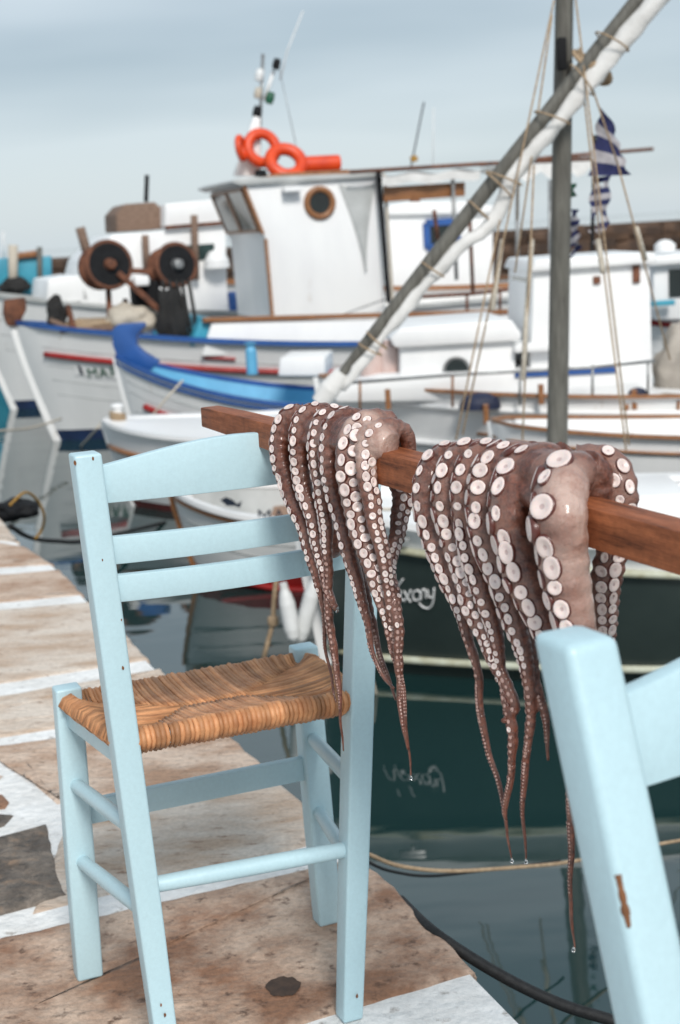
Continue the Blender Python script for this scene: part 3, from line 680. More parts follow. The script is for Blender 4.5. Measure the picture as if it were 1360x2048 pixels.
octopus('smaller octopus with short pale-dotted arms, hung over the bar beside the whole chair', [
    (R(74), [(612, 826, 44, 0), (574, 838, 48, .02), (558, 890, 46, None), (572, 960, 46, None), (598, 1030, 42, None), (622, 1100, 34, None), (636, 1160, 25, None), (644, 1205, 16, None), (652, 1290, 8, None), (664, 1370, 6, None), (676, 1404, 3.5, None)], 'front'),
    (R(56), [(640, 822, 44, 0), (608, 838, 46, .02), (597, 890, 44, None), (606, 970, 42, None), (628, 1050, 36, None), (644, 1120, 30, None), (652, 1170, 22, None), (664, 1200, 18, None), (673, 1216, 12, None), (668, 1212, 7, .05)], 'front'),
    (R(50), [(672, 826, 40, 0), (642, 844, 42, .02), (632, 900, 40, None), (640, 975, 36, None), (652, 1060, 30, None), (656, 1130, 22, None), (658, 1200, 19, None), (663, 1270, 19, None), (672, 1340, 14, None), (679, 1400, 9, None), (684, 1460, 5, None), (686, 1502, 2.6, None)], 'front'),
    (R(74), [(700, 832, 44, 0), (668, 850, 46, .02), (658, 910, 46, None), (666, 985, 42, None), (686, 1060, 38, None), (704, 1130, 34, None), (720, 1190, 27, None), (736, 1250, 19, None), (750, 1310, 11, None), (768, 1356, 8, None), (788, 1378, 5, None)], 'front'),
    (R(40), [(705, 850, 44, 0), (690, 872, 46, .01), (676, 950, 44, .018), (690, 1040, 38, .014), (710, 1120, 32, .014), (730, 1200, 25, .014), (752, 1280, 16, .014), (772, 1345, 9, .014), (790, 1400, 5, .014)], 'front'),
    (R(14), [(748, 842, 56, 0), (712, 862, 60, .02), (700, 920, 62, None), (708, 990, 58, None), (724, 1060, 50, None), (744, 1130, 41, None), (762, 1195, 34, None), (780, 1255, 25, None), (792, 1310, 15, None), (800, 1370, 10, None), (803, 1420, 7, None)], 'front'),
    (R(-16), [(776, 856, 44, 0), (742, 874, 44, .02), (732, 930, 44, None), (742, 1000, 40, None), (757, 1075, 34, None), (770, 1150, 28, None), (782, 1220, 22, None), (790, 1285, 15, None), (798, 1350, 12, None), (812, 1440, 8, None), (817, 1500, 5, None), (822, 1552, 2.6, None)], 'front'),
    (R(-14), [(752, 890, 40, -.03), (782, 920, 44, -.045), (806, 985, 46, -.045), (798, 1040, 38, -.03), (788, 1100, 31, -.01), (781, 1150, 27, .01), (790, 1200, 25, .02), (798, 1260, 23, .025), (796, 1330, 19, .025), (797, 1390, 15, .025), (806, 1440, 10, .025), (815, 1500, 6, .025)], 'bare'),
], [
    [(590, 862, 56, .012), (640, 858, 66, .010), (700, 866, 76, .010), (752, 882, 76, .012), (782, 892, 58, .006)],
    [(590, 880, 26, None), (640, 880, 30, None), (700, 890, 34, None), (735, 905, 34, None)],
    [(750, 872, 70, -.01), (778, 880, 62, -.03), (786, 905, 40, -.05)],
    [(640, 850, 60, -.04), (650, 930, 90, -.065), (655, 1010, 110, -.075), (655, 1080, 90, -.075), (655, 1110, 50, -.075)],
], .0021, [(752, 905, 70), (715, 850, 55)], [(674, 1222, .03), (822, 1556, .03)])
octopus('larger octopus with big white suckers and pale web, hung over the bar near the right', [
    (R(62), [(915, 908, 63.3, 0), (872, 926, 67.8, .02), (852, 985, 67.8, None), (866, 1060, 63.3, None), (890, 1130, 54.2, None), (916, 1200, 42.9, None), (934, 1260, 27, None), (950, 1330, 21, None), (960, 1410, 18, None), (976, 1500, 14, None), (996, 1570, 11, None), (1012, 1630, 9, None), (1018, 1680, 6, None), (1023, 1718, 3, None)], 'front'),
    (R(46), [(955, 902, 63.3, 0), (912, 920, 67.8, .02), (892, 985, 67.8, None), (902, 1060, 63.3, None), (924, 1140, 56.5, None), (948, 1215, 49.7, None), (974, 1285, 38, None), (998, 1345, 30, None), (1018, 1390, 26, None), (1026, 1412, 26, None), (1014, 1436, 18, .03), (1002, 1442, 10, .04)], 'front'),
    (R(60), [(990, 904, 61, 0), (948, 922, 65.5, .02), (930, 985, 65.5, None), (936, 1060, 61, None), (954, 1140, 52, None), (976, 1220, 42.9, None), (996, 1300, 30, None), (1010, 1370, 22, None), (1020, 1440, 26, .03), (1024, 1500, 22, .03), (1018, 1560, 16, .03), (1012, 1620, 12, .03), (1014, 1640, 6, .03)], 'front'),
    (R(54), [(1032, 908, 70.1, 0), (984, 930, 76.8, .02), (966, 1000, 76.8, None), (976, 1080, 72.3, None), (1000, 1160, 65.5, None), (1026, 1235, 54.2, None), (1048, 1310, 36, None), (1060, 1360, 28, None), (1062, 1400, 26, None), (1054, 1480, 20, None), (1048, 1560, 14, None), (1048, 1640, 9, None), (1051, 1722, 3.4, None)], 'front'),
    (R(48), [(1040, 930, 56, 0), (1010, 955, 60, .01), (992, 1040, 60, .018), (1012, 1130, 52, .014), (1036, 1210, 44, .014), (1060, 1290, 34, .014), (1078, 1370, 24, .014), (1090, 1450, 14, .014), (1096, 1520, 6, .014)], 'front'),
    (R(58), [(1085, 918, 85.9, 0), (1036, 945, 92.7, .02), (1016, 1015, 94.9, None), (1030, 1100, 94.9, None), (1058, 1180, 88.1, None), (1092, 1260, 66, None), (1128, 1340, 52, None), (1140, 1440, 36, None), (1142, 1560, 24, None), (1144, 1680, 15, None), (1145, 1760, 11, None), (1146, 1840, 7, None), (1147, 1896, 3, None)], 'front'),
    (R(62), [(1150, 940, 100, 0), (1124, 965, 120, .02), (1114, 1030, 128, None), (1122, 1110, 116, None), (1140, 1190, 104, None), (1156, 1270, 82, None), (1172, 1360, 52, None), (1190, 1440, 34, None), (1200, 1520, 16, None)], 'front'),
    (R(-12), [(1150, 920, 70, -.02), (1215, 930, 78, -.045), (1245, 985, 66, -.05), (1236, 1060, 60, -.05), (1218, 1130, 66, -.05), (1212, 1200, 60, -.05), (1212, 1280, 50, -.05), (1216, 1360, 38, -.05), (1222, 1440, 24, -.05), (1226, 1520, 10, -.05)], 'back'),
], [
    [(890, 945, 60, .012), (960, 936, 76, .010), (1040, 940, 92, .010), (1110, 952, 104, .010), (1150, 975, 96, .012)],
    [(890, 960, 34, None), (960, 960, 40, None), (1040, 980, 46, None), (1100, 1010, 60, None)],
    [(1150, 940, 80, -.01), (1190, 945, 76, -.03), (1222, 970, 60, -.045)],
    [(1000, 930, 80, -.04), (990, 1020, 130, -.07), (990, 1110, 150, -.085), (990, 1180, 120, -.085), (990, 1220, 60, -.085)],
], .0021, [(1165, 990, 100), (1155, 1110, 90), (1165, 1210, 70)], [(1024, 1722, .03), (1052, 1724, .03), (1147, 1900, .05)])

# ================================================================== BOATS
class Boat:
    """hull in local coordinates: u from the bow to the stern, w across (negative = camera side), z above the water"""
    def __init__(s, name, label, bow, head, L, B, hb, hm, hs, draft=.4, rake=.35, full=.75, stern='double', group='wooden boats moored in the harbour', cat='boat'):
        s.h = R(head); s.o = Vector((bow.x, bow.y, ZW)); s.eu = Vector((math.cos(s.h), math.sin(s.h), 0)); s.ew = Vector((-math.sin(s.h), math.cos(s.h), 0))
        s.L, s.B, s.hb, s.hm, s.hs, s.dr, s.rk, s.full, s.st = L, B, hb, hm, hs, draft, rake, full, stern
        s.root = empty(name, s.o, s.h); tag(s.root, label, cat, group)
    def sheer(s, t): a = (1 - 2 * t); return s.hm + ((s.hb - s.hm) * max(0, a) ** 2.0 + (s.hs - s.hm) * max(0, -a) ** 2.2)
    def half(s, t):
        if t <= .5 or s.st == 'double': return s.B / 2 * max(0, 1 - abs(2 * t - 1) ** 2.3) ** s.full + .012
        return s.B / 2 * (1 - .28 * (2 * t - 1) ** 2) + .012
    def pt(s, t, z, sd, off=0.):
        sh = s.sheer(t); q = max(0, min(1.15, (z + s.dr) / (sh + s.dr))); e = abs(2 * t - 1) ** 2.5 if (t < .5 or s.st == 'double') else .15
        p = .26 + .62 * e; wd = s.half(t) * q ** p + off
        u = s.L * t + s.rk * max(0, 1 - q) ** 1.25 * max(0, 1 - t / .32) ** 1.4
        if s.st == 'double': u -= s.rk * .7 * max(0, 1 - q) ** 1.3 * max(0, 1 - (1 - t) / .32) ** 1.4
        return Vector((u, sd * wd, z))
    TS = [0, .006, .02, .045, .08, .12, .17, .22, .28, .35, .42, .5, .58, .65, .72, .78, .83, .88, .92, .955, .98, .994, 1]
    def hull(s, mats, boot=.09, band=None):
        """mats: [topsides, boot top, (band under the rail)]"""
        mb = MB()
        for sd in (-1, 1):
            rows = []
            for t in s.TS:
                sh = s.sheer(t); zs = [-s.dr, -s.dr * .8, -s.dr * .5, -.1, boot * .5, boot]; top = sh - (band or 0)
                zs += [boot + (top - boot) * k / 5 for k in range(1, 6)]
                if band: zs += [sh]
                rows.append([s.pt(t, z, sd) for z in zs])
            mb.grid(rows, mif=lambda i, j: 1 if j < 5 else (2 if band and j >= 10 else 0))
        if s.st != 'double':
            l = [s.pt(1, z, -1) for z in (-s.dr, -s.dr * .5, boot, s.sheer(1) * .5, s.sheer(1))]; r = [s.pt(1, z, 1) for z in (-s.dr, -s.dr * .5, boot, s.sheer(1) * .5, s.sheer(1))]
            mb.grid([l, r])
        return mb.build('hull', mats, s.root, smooth=True, weld=True)
    def run(s, dz, off, a=0., b=1., sd=-1, n=40): return [s.pt(a + (b - a) * i / n, s.sheer(a + (b - a) * i / n) - dz, sd, off) for i in range(n + 1)]
    def strake(s, name, m_, dz, r, off=.0, a=.0, b=1., ry=None, sides=(-1, 1)):
        for sd in sides:
            mb = MB(); mb.tube(s.run(dz, off, a, b, sd), r, 8); mb.build(name, m_, s.root, smooth='all')
    def seams(s, offs, m_='hull_grey'):
        for dz in offs: s.strake('plank_seam', m_, dz, .0045, -.001, .02, .98)
    def rail(s, m_, wd=.07, th=.035, inn=.5, a=0., b=1., lift=0.):
        for sd in (-1, 1):
            P_ = s.run(-lift, 0, a, b, sd); rows = []
            for p in P_:
                i_, o_ = Vector((0, -sd * wd * inn, 0)), Vector((0, sd * wd * (1 - inn), 0)); h = Vector((0, 0, th))
                rows.append([p + i_, p + o_, p + o_ + h, p + i_ + h, p + i_])
            mb = MB(); mb.grid(rows); mb.add(rows[0][:4], [(0, 1, 2, 3)]); mb.add(rows[-1][:4], [(3, 2, 1, 0)]); mb.build('gunwale', m_, s.root, smooth=True, weld=True)
    def deck(s, m_, drop=.12, a=.01, b=.99, name='deck'):
        rows = []
        for i in range(31):
            t = a + (b - a) * i / 30; l = s.pt(t, s.sheer(t) - drop, -1, -.012); l.y = min(-.002, l.y); rows.append([l, Vector((l.x, l.y * .5, l.z + .02)), Vector((l.x, 0, l.z + .03)), Vector((l.x, -l.y * .5, l.z + .02)), Vector((l.x, -l.y, l.z))])
        mb = MB(); mb.grid(rows); return mb.build(name, m_, s.root, smooth='all')
    def inner(s, m_, drop=.35, a=.03, b=.97):   # inside of the bulwark
        for sd in (-1, 1):
            rows = []
            for i in range(31):
                t = a + (b - a) * i / 30; sh = s.sheer(t); rows.append([s.pt(t, sh - drop, sd, -.02), s.pt(t, sh, sd, -.02)])
            mb = MB(); mb.grid(rows); mb.build('bulwark_lining', m_, s.root, smooth='all')
    def stem(s, m_, w_=.06, d=.07, head=0., hm_=None, hd=None):
        zs = [-s.dr * .6 + (s.hb + s.dr * .6) * i / 12 for i in range(13)]
        rows = []
        for z in zs:
            p = s.pt(0, z, -1); u = p.x
            rows.append([Vector((u - d, -w_ * .32, z)), Vector((u - d, w_ * .32, z)), Vector((u + .06, w_ / 2, z)), Vector((u + .06, -w_ / 2, z)), Vector((u - d, -w_ * .32, z))])
        mb = MB(); mb.grid(rows); mb.add(rows[-1][:4], [(0, 1, 2, 3)]); st = mb.build('stem', m_, s.root, smooth=True, weld=True, bevel=.006)
        if head: mb = MB(); mb.prism([(p[0], -w_ * .6, p[1]) for p in hd], (0, w_ * 1.2, 0)); mb.build('stem_head', hm_, s.root, smooth=True, bevel=.012)
        return st
    def loc(s, px, py, wv=0.):                  # photo point on the boat's own fore-and-aft plane w = wv
        p = onP(px, py, s.o + s.ew * wv, s.ew) - s.o; return Vector((p.dot(s.eu), wv, p.z))
    def block(s, name, m_, poly, w0, w1, bevel=.015, parent=None, mi=None, smooth=True):
        mb = MB(); mb.prism([(p[0], w0, p[1]) for p in poly], (0, w1 - w0, 0)); return mb.build(name, m_, parent or s.root, smooth=smooth, bevel=bevel)
    def pxblock(s, name, m_, pix_, w0, w1, **k): return s.block(name, m_, [(q.x, q.z) for q in (s.loc(x, y, w0) for x, y in pix_)], w0, w1, **k)
    def line(s, name, m_, pts, r, n=6, parent=None): mb = MB(); mb.tube([s.loc(*p) if len(p) == 3 and isinstance(p, tuple) else Vector(p) for p in pts], r, n); return mb.build(name, m_, parent or s.root, smooth='all')
    def world(s, p): return s.o + s.eu * p[0] + s.ew * p[1] + Vector((0, 0, p[2]))
    def text(s, body, size, px, py, m_, off=.006, sx=1.):   # lettering laid on the camera-side planking
        t0 = None; best = 9e9
        for i in range(200):
            for zz in range(40):
                t = .005 + i / 220; z = .1 + (s.sheer(t) - .1) * zz / 40; p = s.world(s.pt(t, z, -1)); d = (p - CAM); dd = d.dot(_f); x = 680 + FPX * d.dot(_R) / dd; y = 1024 - FPX * d.dot(_U) / dd
                e = (x - px) ** 2 + (y - py) ** 2
                if e < best: best = e; t0, z0 = t, z
        x = 0.
        for ch in body:
            if ch == ' ': x += size * .35; continue
            me = text_mesh(ch, size); wd = max(v.co.x for v in me.vertices)
            for v in me.vertices:
                t = t0 + (x + v.co.x) * sx / s.L; v.co = s.pt(min(.99, t), z0 + v.co.y, -1, off + v.co.z)
            x += wd + size * .10; me.materials.append(MATS[m_]); link('letter', me, s.root)
def ring_obj(name, o, ax, Rr, r, m_, n=28, parent=None, arc=1.0, a0=0, smooth='all'):
    ax = Vector(ax).normalized(); x = ax.orthogonal().normalized(); y = ax.cross(x); o = Vector(o)
    mb = MB(); mb.tube([o + (x * math.cos(a0 + 2 * math.pi * arc * i / n) + y * math.sin(a0 + 2 * math.pi * arc * i / n)) * Rr for i in range(n)], r, 10, closed=arc >= 1); return mb.build(name, m_, parent, smooth=smooth)

# ---- C: dark green lateen boat nearest the quay
C = Boat('sailing_boat', 'dark green boat with white gunwale, mast and furled lateen sail, nearest the quay', onY(600, 1040, 6.78), -2, 5.4, 1.75, .84, .63, .72, draft=.35, rake=.16, full=.42)
C.hull(['hull_green', 'hull_green', 'paint_white'], boot=.05, band=.11); C.rail('paint_white', .10, .03, .4); C.deck('paint_white', .07, .01, .42); C.deck('hull_grey', .34, .42, .97, 'cockpit_sole'); C.inner('paint_white', .34, .1)
C.strake('rubbing_strake', 'strake_pale', .60 - .10 if False else .115, .018, .012)
for sd in (-1, 1):
    mb = MB(); mb.tube([C.pt(t / 40, .085, sd, .012) for t in range(41)], .018, 8); mb.build('waterline_stripe', 'strake_pale', C.root, smooth='all')
C.stem('paint_white', .07, .05)
mast_b = C.loc(1113, 965, 0.); mast_t = C.loc(1134, -330, 0.)
mb = MB(); mb.tube([mast_b - Vector((0, 0, .25)), mast_b, mast_b.lerp(mast_t, .5), mast_t], [.052, .050, .045, .036], 16); mast = mb.build('mast', 'spar', C.root, smooth=True)
y0, y1 = C.loc(668, 768, -.12), C.loc(1398, -160, -.16)
YD = (y1 - y0).normalized(); YN = Vector((YD.z, 0, -YD.x))           # towards lower right of the yard
mb = MB(); mb.tube([y0.lerp(y1, t) for t in (0, .1, .3, .5, .7, 1)], [.020, .028, .034, .034, .031, .026], 14); yard = mb.build('yard', 'spar', C.root, smooth=True)
random.seed(3)
NS = 60
pts = [y0.lerp(y1, t) + YN * (.042 + .030 * t + .008 * noise.noise(Vector((t * 9, 0, 0))) + (.05 * math.sin((t - .30) / .2 * math.pi) ** 2 if .30 < t < .50 else 0)) + Vector((0, -.012, 0)) for t in [i / NS for i in range(NS + 1)]]
mb = MB(); mb.tube(pts, [.018 + .030 * (i / NS) ** .8 + .004 * noise.noise(Vector((i * .35, 5, 0))) for i in range(NS + 1)], 14); mb.v = [tuple(Vector(v) + Vector((noise.noise(Vector(v) * 11), noise.noise(Vector(v) * 11 + Vector((5, 0, 0))), noise.noise(Vector(v) * 11 + Vector((0, 5, 0))))) * .016 + Vector((1, 0, -1)) * .007 * noise.noise(Vector(v) * 34)) for v in mb.v]; mb.build('furled_sail', 'canvas', C.root, smooth='all')
mb = MB(); mb.lathe([(0, -.09), (.04, -.08), (.05, 0), (.04, .09), (0, .1)], y0 - YD * .03, YD, 12); mb.build('sail_bundle', 'canvas', C.root, smooth='all')
for t in (.09, .11, .27, .40, .455, .47, .60, .68, .76):
    c = y0.lerp(y1, t) + YN * .03; ring_obj('lashing', c + Vector((0, -.01, 0)), YD + YN * random.uniform(-.35, .35), .082 if t > .4 else .06, .0042, 'rope', 18, C.root)
# block and knot where the yard crosses the mast
kx = C.loc(1150, 105, -.12)
mb = MB(); mb.box(kx + Vector((-.055, .03, .0)), (.045, .05, .14)); mb.build('pulley_block', 'black', C.root, bevel=.012, smooth=True)
for i in range(5): ring_obj('yard_lashing', kx + Vector((.05 + i * .012, .02, -.04 - i * .012)), YD + Vector((0, .2 * (i - 2), 0)), .07, .009, 'rope', 18, C.root)
for a, b in (((1108, 0, -.05), (925, 870, -.5)), ((1104, 30, -.03), (1030, 545, -.3)), ((1148, -30, -.05), (1258, 890, -.75)), ((1158, 95, -.1), (1236, 330, -.15)), ((1236, 330, -.15), (1340, 720, .3)), ((1160, 120, -.12), (1205, 520, -.2)), ((1205, 520, -.2), (1252, 900, -.7)), ((1040, 300, -.14), (1034, 440, -.05)), ((1068, 330, -.2), (1045, 880, -.55)), ((1000, 440, -.2), (912, 880, -.5))):
    C.line('stay', 'rope', [a, tuple(lerp(p, q, .5) for p, q in zip(a, b)), b], .0042)
C.line('halyard_end', 'rope_pale', [(1064, 480, -.2), (1052, 640, -.4), (1046, 760, -.5)], .011)
C.line('halyard_end', 'rope_pale', [(1004, 480, -.2), (985, 620, -.4)], .011); C.line('halyard_end', 'rope_pale', [(1196, 480, -.2), (1206, 545, -.3)], .013); C.line('halyard_end', 'rope_pale', [(1272, 455, 0), (1290, 520, .1)], .013)
# name in white brush script: hand-drawn strokes on the planking
strokes = [[(748, 1196), (756, 1183), (764, 1178)], [(772, 1160), (776, 1152)], [(766, 1178), (768, 1196), (774, 1200), (780, 1190)], [(800, 1184), (788, 1180), (780, 1190), (786, 1201), (797, 1195), (801, 1182), (801, 1198), (808, 1200)], [(806, 1158), (796, 1172)],
           [(808, 1182), (818, 1200), (822, 1204)], [(822, 1180), (808, 1204)], [(836, 1180), (826, 1186), (828, 1199), (838, 1199), (841, 1187), (834, 1180)], [(842, 1200), (843, 1182), (850, 1180), (852, 1197)], [(855, 1180), (858, 1194), (866, 1192), (868, 1176)], [(868, 1178), (866, 1204), (858, 1216), (846, 1214), (838, 1206)]]
def on_hull(b, px, py, off=.004):
    t, z = .1, .4
    for _ in range(60):
        def er(t, z): d = b.world(b.pt(t, z, -1, off)) - CAM; k = d.dot(_f); return Vector((680 + FPX * d.dot(_R) / k - px, 1024 - FPX * d.dot(_U) / k - py))
        e = er(t, z); et = (er(t + .001, z) - e) / .001; ez = (er(t, z + .002) - e) / .002; det = et.x * ez.y - et.y * ez.x
        t -= max(-.05, min(.05, (e.x * ez.y - e.y * ez.x) / det)); z -= max(-.1, min(.1, (et.x * e.y - et.y * e.x) / det)); t = min(.9, max(.004, t)); z = min(.9, max(.03, z))
    return b.pt(t, z, -1, off)
for sg in strokes:
    mb = MB(); mb.tube([on_hull(C, *q) for q in ([q[:2] for q in spline(sg, 5)])], .0042, 5); mb.build('letter_stroke', 'paint_white', C.root, smooth='all')
C.line('deck_line', 'rope_pale', [C.pt(.04, C.sheer(.04) + .03, -1), C.pt(.10, C.sheer(.1) + .04, -1) + Vector((0, .25, 0)), C.pt(.18, C.sheer(.18) - .03, -1) + Vector((0, .5, 0))], .008)
for px, py in ((792, 1080), (1300, 1100)): p = C.loc(px, py, -.62); mb = MB(); mb.beam(p - Vector((.06, 0, 0)), p + Vector((.06, 0, 0)), .025, .02); mb.beam(p - Vector((0, 0, .04)), p, .02, .02, up=(1, 0, 0)); mb.build('cleat', 'steel', C.root, bevel=.004, smooth=True)
mb = MB(); q = C.loc(1000, 1010, .05); mb.box(q + Vector((.5, 0, -.02)), (.7, .55, .16)); mb.build('hatch', 'paint_white', C.root, bevel=.02, smooth=True)

# ---- two white fenders tied in a V at the green boat's bow
for i, (a, b) in enumerate((((566, 1166), (588, 1282)), ((634, 1150), (598, 1284)))):
    p, q = onY(*a, 6.55 + .05 * i), onY(*b, 6.55 + .05 * i); d = (q - p); L_ = d.length; r_ = .038
    mb = MB(); mb.lathe([(0, 0), (.018, .0), (.02, .03), (r_ * .8, .06), (r_, .1), (r_, L_ - .06), (r_ * .8, L_ - .02), (r_ * .4, L_), (0, L_)], (0, 0, 0), d, 16)
    f = mb.build('fender', 'fender_white', None, smooth='all', loc=p); tag(f, ['white fender slanting down to the right, left arm of the V', 'white fender slanting down to the left, right arm of the V'][i], 'fender', 'white fenders between the boats')
mb = MB(); mb.tube([onY(*q, 6.7) for q in ((556, 1130), (552, 1160), (548, 1200), (546, 1245), (534, 1290), (524, 1330))], .012, 8); mb.lathe([(0, -.03), (.025, -.02), (.028, 0), (.025, .02), (0, .03)], onY(546, 1242, 6.7), (0, 0, 1), 10)
tag(mb.build('hanging_rope', 'rope', smooth='all'), 'brown rope with a knot hanging beside the white fenders', 'rope')

# ---- B: small white boat with lettering on the bow
B = Boat('rowing_boat', 'small grey-white boat with dark lettering on its bow and a red waterline', onY(345, 985, 8.75), -2, 1.95, 1.2, .56, .42, .5, draft=.3, rake=.22, full=.7, stern='transom')
B.hull(['hull_white', 'red', 'paint_white'], boot=.10, band=.05); B.rail('paint_white', .08, .03, .4); B.inner('hull_grey', .3, .05); B.deck('hull_grey', .28, .03, .98, 'sole'); B.stem('varnish', .05, .03); B.seams((0.14, 0.23))
B.strake('red_strake', 'red', .42, .02, .012, .12, .8); B.strake('rubbing_strake', 'varnish', .03, .012, .014)
B.text('MAIAN', .115, 516, 1030, 'ink')
mb = MB(); e = [on_hull(B, *q, off=.006) for q in ((440, 1000), (452, 994), (466, 1000), (474, 1008), (484, 1002), (480, 1016), (470, 1012), (454, 1012))]
mb.add(e, [tuple(range(8))]); mb.build('fish_emblem', 'ink', B.root)
for t in (.35, .7): l, r = B.pt(t, B.sheer(t) - .12, -1, -.03), B.pt(t, B.sheer(t) - .12, 1, -.03); mb = MB(); mb.beam(l, r, .22, .03); mb.build('thwart', 'varnish', B.root, bevel=.005, smooth=True)

# ---- A: white skiff bow behind the chair back
A = Boat('skiff', 'white skiff with brown rubbing strip, its bow left of the chair back', onY(208, 862, 11.4), -4, 2.6, 1.5, .68, .58, .6, draft=.3, rake=.3, full=.8, stern='transom')
A.hull(['hull_white', 'antifoul', 'paint_white'], boot=.06, band=.17); A.rail('paint_white', .10, .03, .5); A.deck('paint_white', -.01, .01, .6, 'foredeck'); A.deck('hull_grey', .3, .6, .99, 'sole'); A.stem('hull_white', .05, .02); A.seams((0.28, 0.38))
A.strake('rubbing_strip', 'varnish', .185, .022, .014)
p = A.pt(.03, A.sheer(.03) + .05, -1); mb = MB(); mb.lathe([(0, 0), (.045, 0), (.04, .05), (.035, .12), (.05, .135), (.045, .16), (0, .165)], (.12, 0, A.sheer(.05)), (0, 0, 1), 14); mb.build('mooring_bitt', 'paint_white', A.root, smooth=True)
for i in range(3): ring_obj('rope_coil', (.12, 0, A.sheer(.05) + .03 + i * .025), (.1 * i, .1, 1), .055, .014, 'rope', 20, A.root)

# ---- G: white boat with blue stem head and blue gunwale
G = Boat('fishing_boat', 'white boat with tall blue stem head, blue gunwale and red strake', onY(232, 715, 13.2), -6, 4.6, 1.35, 1.04, .56, .7, draft=.4, rake=.30)
G.hull(['hull_white', 'boot_blue'], boot=.08); G.rail('blue', .06, .035, .45); G.inner('sky_blue', .42, .03); G.deck('sky_blue', .38, .02, .98); G.stem('hull_white', .07, .03); G.seams((0.16, 0.26, 0.44, 0.56))
G.strake('gunwale_strake', 'blue', .04, .014, .010); G.strake('red_strake', 'red', .34, .03, .018, .05, .30)
hd = [G.loc(x, y, 0) for x, y in ((240, 722), (228, 690), (226, 660), (238, 648), (288, 644), (292, 652), (276, 668), (274, 690), (290, 704), (320, 722), (300, 742), (254, 738))]
G.block('stem_head', 'blue', [(q.x, q.z) for q in hd], -.06, .06, bevel=.015)
q = G.loc(505, 700, -.45); mb = MB(); mb.lathe([(0, 0), (.05, 0), (.05, .2), (.03, .24), (.06, .27), (0, .28)], G.loc(505, 748, -.4), (0, 0, 1), 12); mb.build('samson_post', 'sky_blue', G.root, smooth=True)
G.pxblock('foredeck_box', 'paint_white', ((560, 716), (650, 714), (650, 752), (556, 752)), -.35, .35)
G.line('rail_line', 'rope_pale', [(366, 760, -.75), (330, 800, -.8), (250, 900, -.9)], .010)

# ---- D: white boat with low cabin, small wheelhouse at the right
D = Boat('cabin_boat', 'white cabin boat with round black porthole and small wheelhouse, right of the mast foot', onY(640, 800, 10.1), 2, 6.2, 1.9, 1.06, .86, .95, draft=.4, rake=.25, full=.6)
D.hull(['hull_white', 'boot_blue'], boot=.08); D.rail('varnish', .06, .02, .4); D.deck('paint_white', .02); D.stem('hull_white', .06, .04); D.seams((0.44, 0.54))
D.strake('rubbing_strake', 'varnish', .16, .011, .010, .24, .95); D.strake('rubbing_strake', 'paint_white', .10, .02, .012, .02, .98); D.strake('rubbing_strake', 'varnish', .27, .010, .010, .16, .9); D.strake('rubbing_strake', 'paint_white', .36, .022, .012)
D.pxblock('cabin_trunk', 'paint_white', ((672, 806), (668, 790), (690, 770), (760, 752), (1000, 742), (1300, 726), (1304, 800)), -.62, .62, bevel=.04)
ck = D.pxblock('low_cabin', 'paint_white', ((800, 690), (1030, 678), (1032, 778), (800, 786)), -.52, .5, bevel=.02)
D.pxblock('cabin_roof', 'paint_white', ((780, 676), (800, 656), (1024, 640), (1044, 668), (1040, 682), (790, 696)), -.58, .55, bevel=.02)
q = D.loc(913, 740, -.53); rr_ = .082
mb = MB(); mb.lathe([(rr_, 0), (rr_, .012), (rr_ * .7, .014), (0, .014)], q + Vector((0, .004, 0)), (0, -1, 0), 24); mb.build('porthole', 'dark_glass', ck, smooth=True)
ring_obj('porthole_rim', q + Vector((0, -.006, 0)), (0, 1, 0), rr_, .010, 'steel', 24, ck)
wh = D.pxblock('wheelhouse', 'paint_white', ((1066, 540), (1300, 524), (1306, 776), (1060, 782)), -.5, .5, bevel=.015)
D.pxblock('wheelhouse_roof', 'paint_white', ((1070, 520), (1310, 504), (1318, 526), (1060, 544)), -.56, .56, bevel=.02)
for px, py, hh in ((1193, 560, 14), (1272, 548, 34)):
    a, b = D.loc(px - 7, py - hh / 2, -.5), D.loc(px + 7, py + hh / 2, -.5); mb = MB(); mb.box(((a.x + b.x) / 2, -.503, (a.z + b.z) / 2), (b.x - a.x, .03, a.z - b.z)); mb.build('window_slot', 'rust', wh)
a = D.loc(1064, 560, -.4); mb = MB(); mb.box((a.x - .004, 0, a.z - .2), (.02, .7, .42)); mb.build('front_window', 'window_glass', wh)
D.pxblock('console_ledge', 'paint_white', ((1030, 690), (1140, 684), (1140, 700), (1030, 706)), -.6, .5, bevel=.01)
mb = MB(); a, b = D.loc(1030, 748, -.632), D.loc(1232, 738, -.632); mb.beam(a, b, .01, .045); mb.build('blue_stripe', 'blue', D.root)
for pts in (((640, 770), (900, 750), (1180, 735), (1310, 722)),):
    mb = MB(); mb.tube([D.loc(x, y, -.85) for x, y in pts], .011, 8); mb.build('handrail', 'steel', D.root, smooth='all')
for px in (720, 905, 1040, 1185, 1296):
    a, b = D.loc(px, 765 - (px - 640) * .066, -.85), D.loc(px, 822 - (px - 640) * .03, -.85); mb = MB(); mb.tube([a, b], .009, 8); mb.build('stanchion', 'varnish' if px < 950 else 'steel', D.root, smooth='all')
for px, py in ((776, 800), (972, 830), (1082, 790), (1268, 800), (1252, 830)): a = D.loc(px, py, -.88); mb = MB(); mb.beam(a - Vector((0, 0, .06)), a + Vector((0, 0, .07)), .035, .035, up=(1, 0, 0)); mb.build('rail_post', 'varnish', D.root, bevel=.005)
